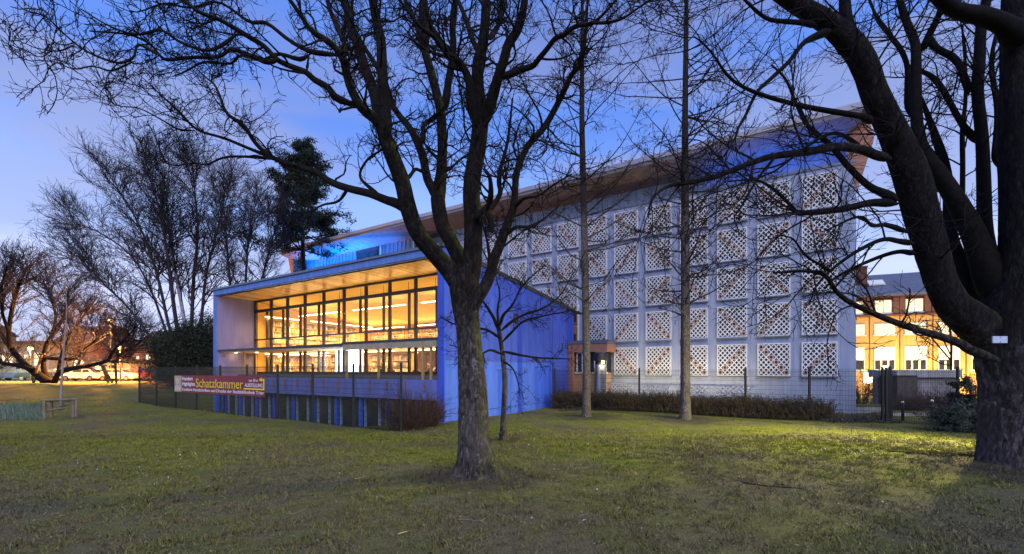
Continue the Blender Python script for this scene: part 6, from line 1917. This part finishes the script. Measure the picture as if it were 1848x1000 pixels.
# buildings far left
def far_building(u0, u1, vt, Y, D, label, wallm, roofm, wins, flat=True, name='far_house', zb=0):
    X0, X1 = (u0 - CX) / F * Y, (u1 - CX) / F * Y
    z1 = EYE - (vt - HY) / F * Y
    b = empty(name, (X0, Y, zb), 0, label, 'building')
    W_ = X1 - X0
    m = MB(); m.box(0, W_, 0, D, -1, z1 - .35 if flat else z1); m.build('wall', wallm, b)
    if flat:
        m = MB(); m.box(-.6, W_ + .6, -.9, D + .5, z1 - .348, z1); m.build('roof', roofm, b)
    else:
        m = MB(); m.prism([(-.5, z1), (D / 2, z1 + D * .36), (D + .5, z1)], 'x', -.4, W_ + .4); m.build('roof', roofm, b)
    for (a_, b_, v0, v1, mt) in wins:
        xa_, xb_ = (a_ - CX) / F * Y - X0, (b_ - CX) / F * Y - X0
        za, zc_ = EYE - (v1 - HY) / F * Y - zb, EYE - (v0 - HY) / F * Y - zb
        m = MB(); m.box(xa_, xb_, -.08, -.002, za, zc_); wd = m.build('window', MT['white_paint'], b)
        n_ = max(1, round((xb_ - xa_) / 1.6))
        for i in range(n_):
            p0, p1 = xa_ + (xb_ - xa_) * i / n_ + .08, xa_ + (xb_ - xa_) * (i + 1) / n_ - .08
            m = MB(); m.box(p0, p1, -.1, -.081, za + .08, zc_ - .08); m.build('pane', mt, wd)
    return b
MT['far_wall'] = M_render('far_grey_wall', (.30, .27, .25), .15)
MT['far_red'] = M_render('far_brick_wall', (.26, .12, .08), .2)
MT['far_cream'] = M_render('far_cream_wall', (.52, .40, .26), .15)
MT['far_roof'] = M_plain('far_roof', (.07, .06, .065), .8, .2, .6, 0)
far_building(-70, 88, 616, 72, 12, 'flat roofed grey building with lit windows at the far left', MT['far_wall'], MT['far_roof'],
             [(-40, -10, 636, 662, MT['lit']), (3, 24, 640, 655, MT['lit']), (29, 38, 638, 668, MT['void']), (62, 78, 636, 660, MT['lit']), (44, 52, 640, 655, MT['lit'])])
far_building(92, 168, 622, 76, 10, 'brownish house with lit ground floor behind the low trees', MT['far_red'], MT['far_roof'], [(100, 112, 648, 660, MT['lit']), (120, 126, 646, 658, MT['lit']), (133, 140, 648, 660, MT['lit2']), (146, 152, 650, 660, MT['lit2'])], False)
far_building(166, 236, 648, 70, 8, 'cream garage block glowing orange behind the parked cars', MT['far_cream'], MT['far_roof'], [(172, 190, 658, 674, MT['lit']), (196, 212, 658, 674, MT['void'])])
far_building(238, 330, 630, 80, 10, 'brick house in orange lamp light behind the dark evergreen bushes', MT['far_red'], MT['far_roof'], [(246, 252, 642, 655, MT['lit2']), (264, 272, 640, 655, MT['lit2']), (290, 300, 640, 655, MT['lit'])], False)
far_building(-260, -90, 600, 90, 12, 'long pale house beyond the car park outside the left edge', MT['far_cream'], MT['far_roof'], [(-200, -180, 620, 645, MT['lit']), (-150, -130, 620, 645, MT['void'])], False)
# far wood closing the horizon
r2 = np.random.default_rng(77)
n = 5200
a_ = r2.uniform(-1.25, 1.3, n); D_ = r2.uniform(150, 200, n)
x, y = D_ * np.tan(a_ * .8), D_
hh = 9 + 3 * np.sin(x * .05) + 2 * np.sin(x * .13 + 1)
P0 = np.stack([x, y, np.zeros(n)], 1)
D1 = unit(r2.normal(0, .12, (n, 3)) + np.array([0, 0, 1]))
pts = np.empty((n, 5, 3)); pts[:, 0] = P0
for j in range(1, 5):
    D1 = unit(D1 + r2.normal(0, .16, (n, 3))); pts[:, j] = pts[:, j - 1] + D1 * (hh * r2.uniform(.6, 1, n) / 4)[:, None]
ch = spawn(pts, np.full((n, 5), .12), 5, 3.0, 4, (20, 55), .3, .1, .2, .07, .04, .25, .8, .3, 0, r2)
V, Q = merge([tubes(pts, np.broadcast_to(np.linspace(.16, .05, 5), (n, 5)), 3), tubes(ch[0], ch[1], 3)])
np_mesh('far_woods', V, Q, MT['twig_far'], None, True, 'stuff')
cc = np.stack([x, y, r2.uniform(0, 1, n) * 3], 1)
leaf_cards(np.repeat(cc, 3, 0) + r2.normal(0, 1, (n * 3, 3)) * np.array([1.5, 2, .8]), 1.6, r2, MT['yew'], 'far_undergrowth', None, (0, 0, 0))

# ------------------------------------------------------------------ grass blades, leaf litter, fallen twigs
r2 = np.random.default_rng(99)
def scatter(n, y0, y1, pw):
    Y = (y0 ** pw + (y1 ** pw - y0 ** pw) * r2.random(n)) ** (1 / pw)
    X = r2.uniform(-1.22, 1.22, n) * Y
    return X, Y
X1_, Y1_ = scatter(230000, 3.6, 16, .55)
Xc, Yc = scatter(7000, 3.7, 14, .7)
Xc = np.repeat(Xc, 22) + r2.normal(0, .035, 154000); Yc = np.repeat(Yc, 22) + r2.normal(0, .035, 154000)
X1_ = np.concatenate([X1_, Xc]); Y1_ = np.concatenate([Y1_, Yc]); CL = np.concatenate([np.zeros(230000), np.ones(154000), np.zeros(70000)])
X2_, Y2_ = scatter(70000, 12, 30, 1.2)
X = np.concatenate([X1_, X2_]); Y = np.concatenate([Y1_, Y2_])
xl, yl = loc_low(X, Y)
keep = ~((xl < 0.1) & (yl > -2.0) & (xl > -20)) & ~((yl > 8.0) & (xl > 0))
# thin out on worn ground
wn_ = np.sin(X * 1.3 + np.sin(Y * 1.7)) * np.sin(Y * 1.1 + 2 * np.sin(X * .7)) * .5 + .5
for tx, ty, rr in ((-.55, 7.3, .8), (8.35, 7.45, .85), (3.33, 20.3, 1.1), (7.35, 19.1, .9)):
    keep &= ((X - tx) ** 2 + (Y - ty) ** 2 > (rr * r2.random(len(X)) ** .35) ** 2)
keep &= r2.random(len(X)) < (.45 + .55 * wn_)
X, Y, CL = X[keep], Y[keep], CL[keep]; n = len(X)
c = np.stack([X, Y, ground_h(X, Y) - .008], 1)
tuft = (np.sin(X * 5.1 + 1.7 * np.sin(Y * 3.3)) * np.sin(Y * 4.3 + X) * .5 + .5)
d = unit(r2.normal(0, .55, (n, 3)) + np.array([0, 0, .85])); s_ = unit(np.cross(d, r2.normal(0, 1, (n, 3))))
ln = ((.014 + .032 * tuft + .022 * CL) * r2.uniform(.5, 1.5, n) * (1 + Y * .025))[:, None]
wd = (.0016 + .00045 * Y)[:, None] * r2.uniform(.7, 1.4, (n, 1))
bd = d + np.stack([r2.normal(0, .5, n), r2.normal(0, .5, n), np.full(n, -.25)], 1)
V = np.stack([c - s_ * wd, c + s_ * wd, c + d * ln * .6 + s_ * wd * .7, c + d * ln * .6 + unit(bd) * ln * .5, c + d * ln * .6 - s_ * wd * .7], 1).reshape(-1, 3)
np_mesh('grass', V, np.arange(n * 5).reshape(-1, 5), MT['blade'], None, False, 'stuff', np.repeat(r2.random(n), 5))
# dead leaves
n = 2600
X, Y = scatter(n, 3.8, 20, .8)
xl, yl = loc_low(X, Y); k_ = ~((xl < 0.1) & (yl > -2.6)) & ~((yl > 8.0) & (xl > 0))
X, Y = X[k_], Y[k_]; n = len(X)
c = np.stack([X, Y, ground_h(X, Y) + .012], 1)
a_ = r2.uniform(0, 2 * PI, n)
d = np.stack([np.cos(a_), np.sin(a_), r2.normal(0, .25, n)], 1); s_ = np.stack([-np.sin(a_), np.cos(a_), r2.normal(0, .35, n)], 1)
ln = r2.uniform(.010, .032, (n, 1))
V = np.stack([c - d * ln, c - s_ * ln * .5 + [0, 0, .008], c + d * ln, c + s_ * ln * .5 + [0, 0, .01]], 1).reshape(-1, 3)
lm = NT('dead_leaf'); aa = lm.n('ShaderNodeAttribute', attribute_name='rnd')
lm.base(lm.ramp(aa.outputs['Fac'], [(0, (.10, .055, .035)), (.55, (.20, .12, .07)), (.90, (.30, .22, .15)), (.95, (.38, .36, .35)), (1, (.5, .5, .52))])); lm.set(Roughness=.8)
np_mesh('leaf_litter', V, np.arange(n * 4).reshape(-1, 4), lm.mat, None, False, 'stuff', np.repeat(r2.random(n), 4))
# patches of small white blossoms in the grass
bl = []
for u, v, sp_, k in ((1490, 816, .5, 40), (1500, 822, .35, 26), (1590, 835, .5, 8), (370, 828, .6, 10), (420, 848, .5, 8), (950, 790, .6, 12), (1082, 797, .4, 6), (1010, 840, .4, 6), (240, 840, .7, 14)):
    q = at(u, v, EYE * F / (v - HY) * 1.03)
    bl.append(np.stack([q.x + r2.normal(0, sp_, k), q.y + r2.normal(0, sp_, k)], 1))
bl = np.vstack(bl); n = len(bl)
c = np.stack([bl[:, 0], bl[:, 1], ground_h(bl[:, 0], bl[:, 1]) + .03], 1)
d = unit(r2.normal(0, 1, (n, 3))); s_ = unit(np.cross(d, r2.normal(0, 1, (n, 3)))); ln = r2.uniform(.006, .014, (n, 1))
V = np.stack([c - d * ln, c - s_ * ln, c + d * ln, c + s_ * ln], 1).reshape(-1, 3)
np_mesh('white_blossoms', V, np.arange(n * 4).reshape(-1, 4), M_plain('petal', (.75, .76, .80), .7, .05, 3, 0), None, False, 'stuff')
# fallen sticks that can be picked out
def stick(pts, r_, label, col='twig'):
    q = []
    for u, v in pts:
        Y = EYE * F / (v - HY)
        for _ in range(4):
            Y = (EYE - gz((u - CX) / F * Y, Y)) * F / (v - HY)
        q.append(((u - CX) / F * Y, Y, gz((u - CX) / F * Y, Y) + r_ + .008))
    C = catmull(np.array(q), 14)
    V, Q = tubes(C[None], np.linspace(r_, r_ * .5, 14)[None], 5)
    o = np_mesh('fallen_stick', V - C[0], Q, MT[col], None)
    o.location = C[0]
    tag(o, label, 'stick', 'sticks on the lawn')
MT['pale_stick'] = M_plain('pale_stick', (.42, .32, .16), .8, .2, 9, .1)
MT['grey_stick'] = M_plain('grey_stick', (.20, .17, .15), .9, .2, 9, .1)
stick([(1600, 816), (1640, 818), (1675, 822), (1705, 826)], .014, 'long dark stick on the lit grass left of the old trunk')
stick([(1340, 873), (1380, 879), (1420, 882), (1450, 884)], .011, 'thin dark stick on the lawn right of the centre tree')
stick([(718, 967), (732, 963), (743, 960)], .010, 'short pale straw coloured stick near the front of the lawn', 'pale_stick')
stick([(822, 941), (845, 940), (862, 943), (880, 935), (893, 920)], .006, 'curved grey stick on the grass below the centre tree', 'grey_stick')
stick([(516, 930), (535, 928), (556, 918)], .006, 'thin pale stick at the front left of the lawn', 'grey_stick')
stick([(640, 866), (650, 864), (660, 860)], .007, 'short brown stick on the grass left of the centre tree', 'pale_stick')
stick([(1045, 935), (1060, 928), (1064, 920)], .006, 'small bent stick on the grass right of the centre tree', 'grey_stick')
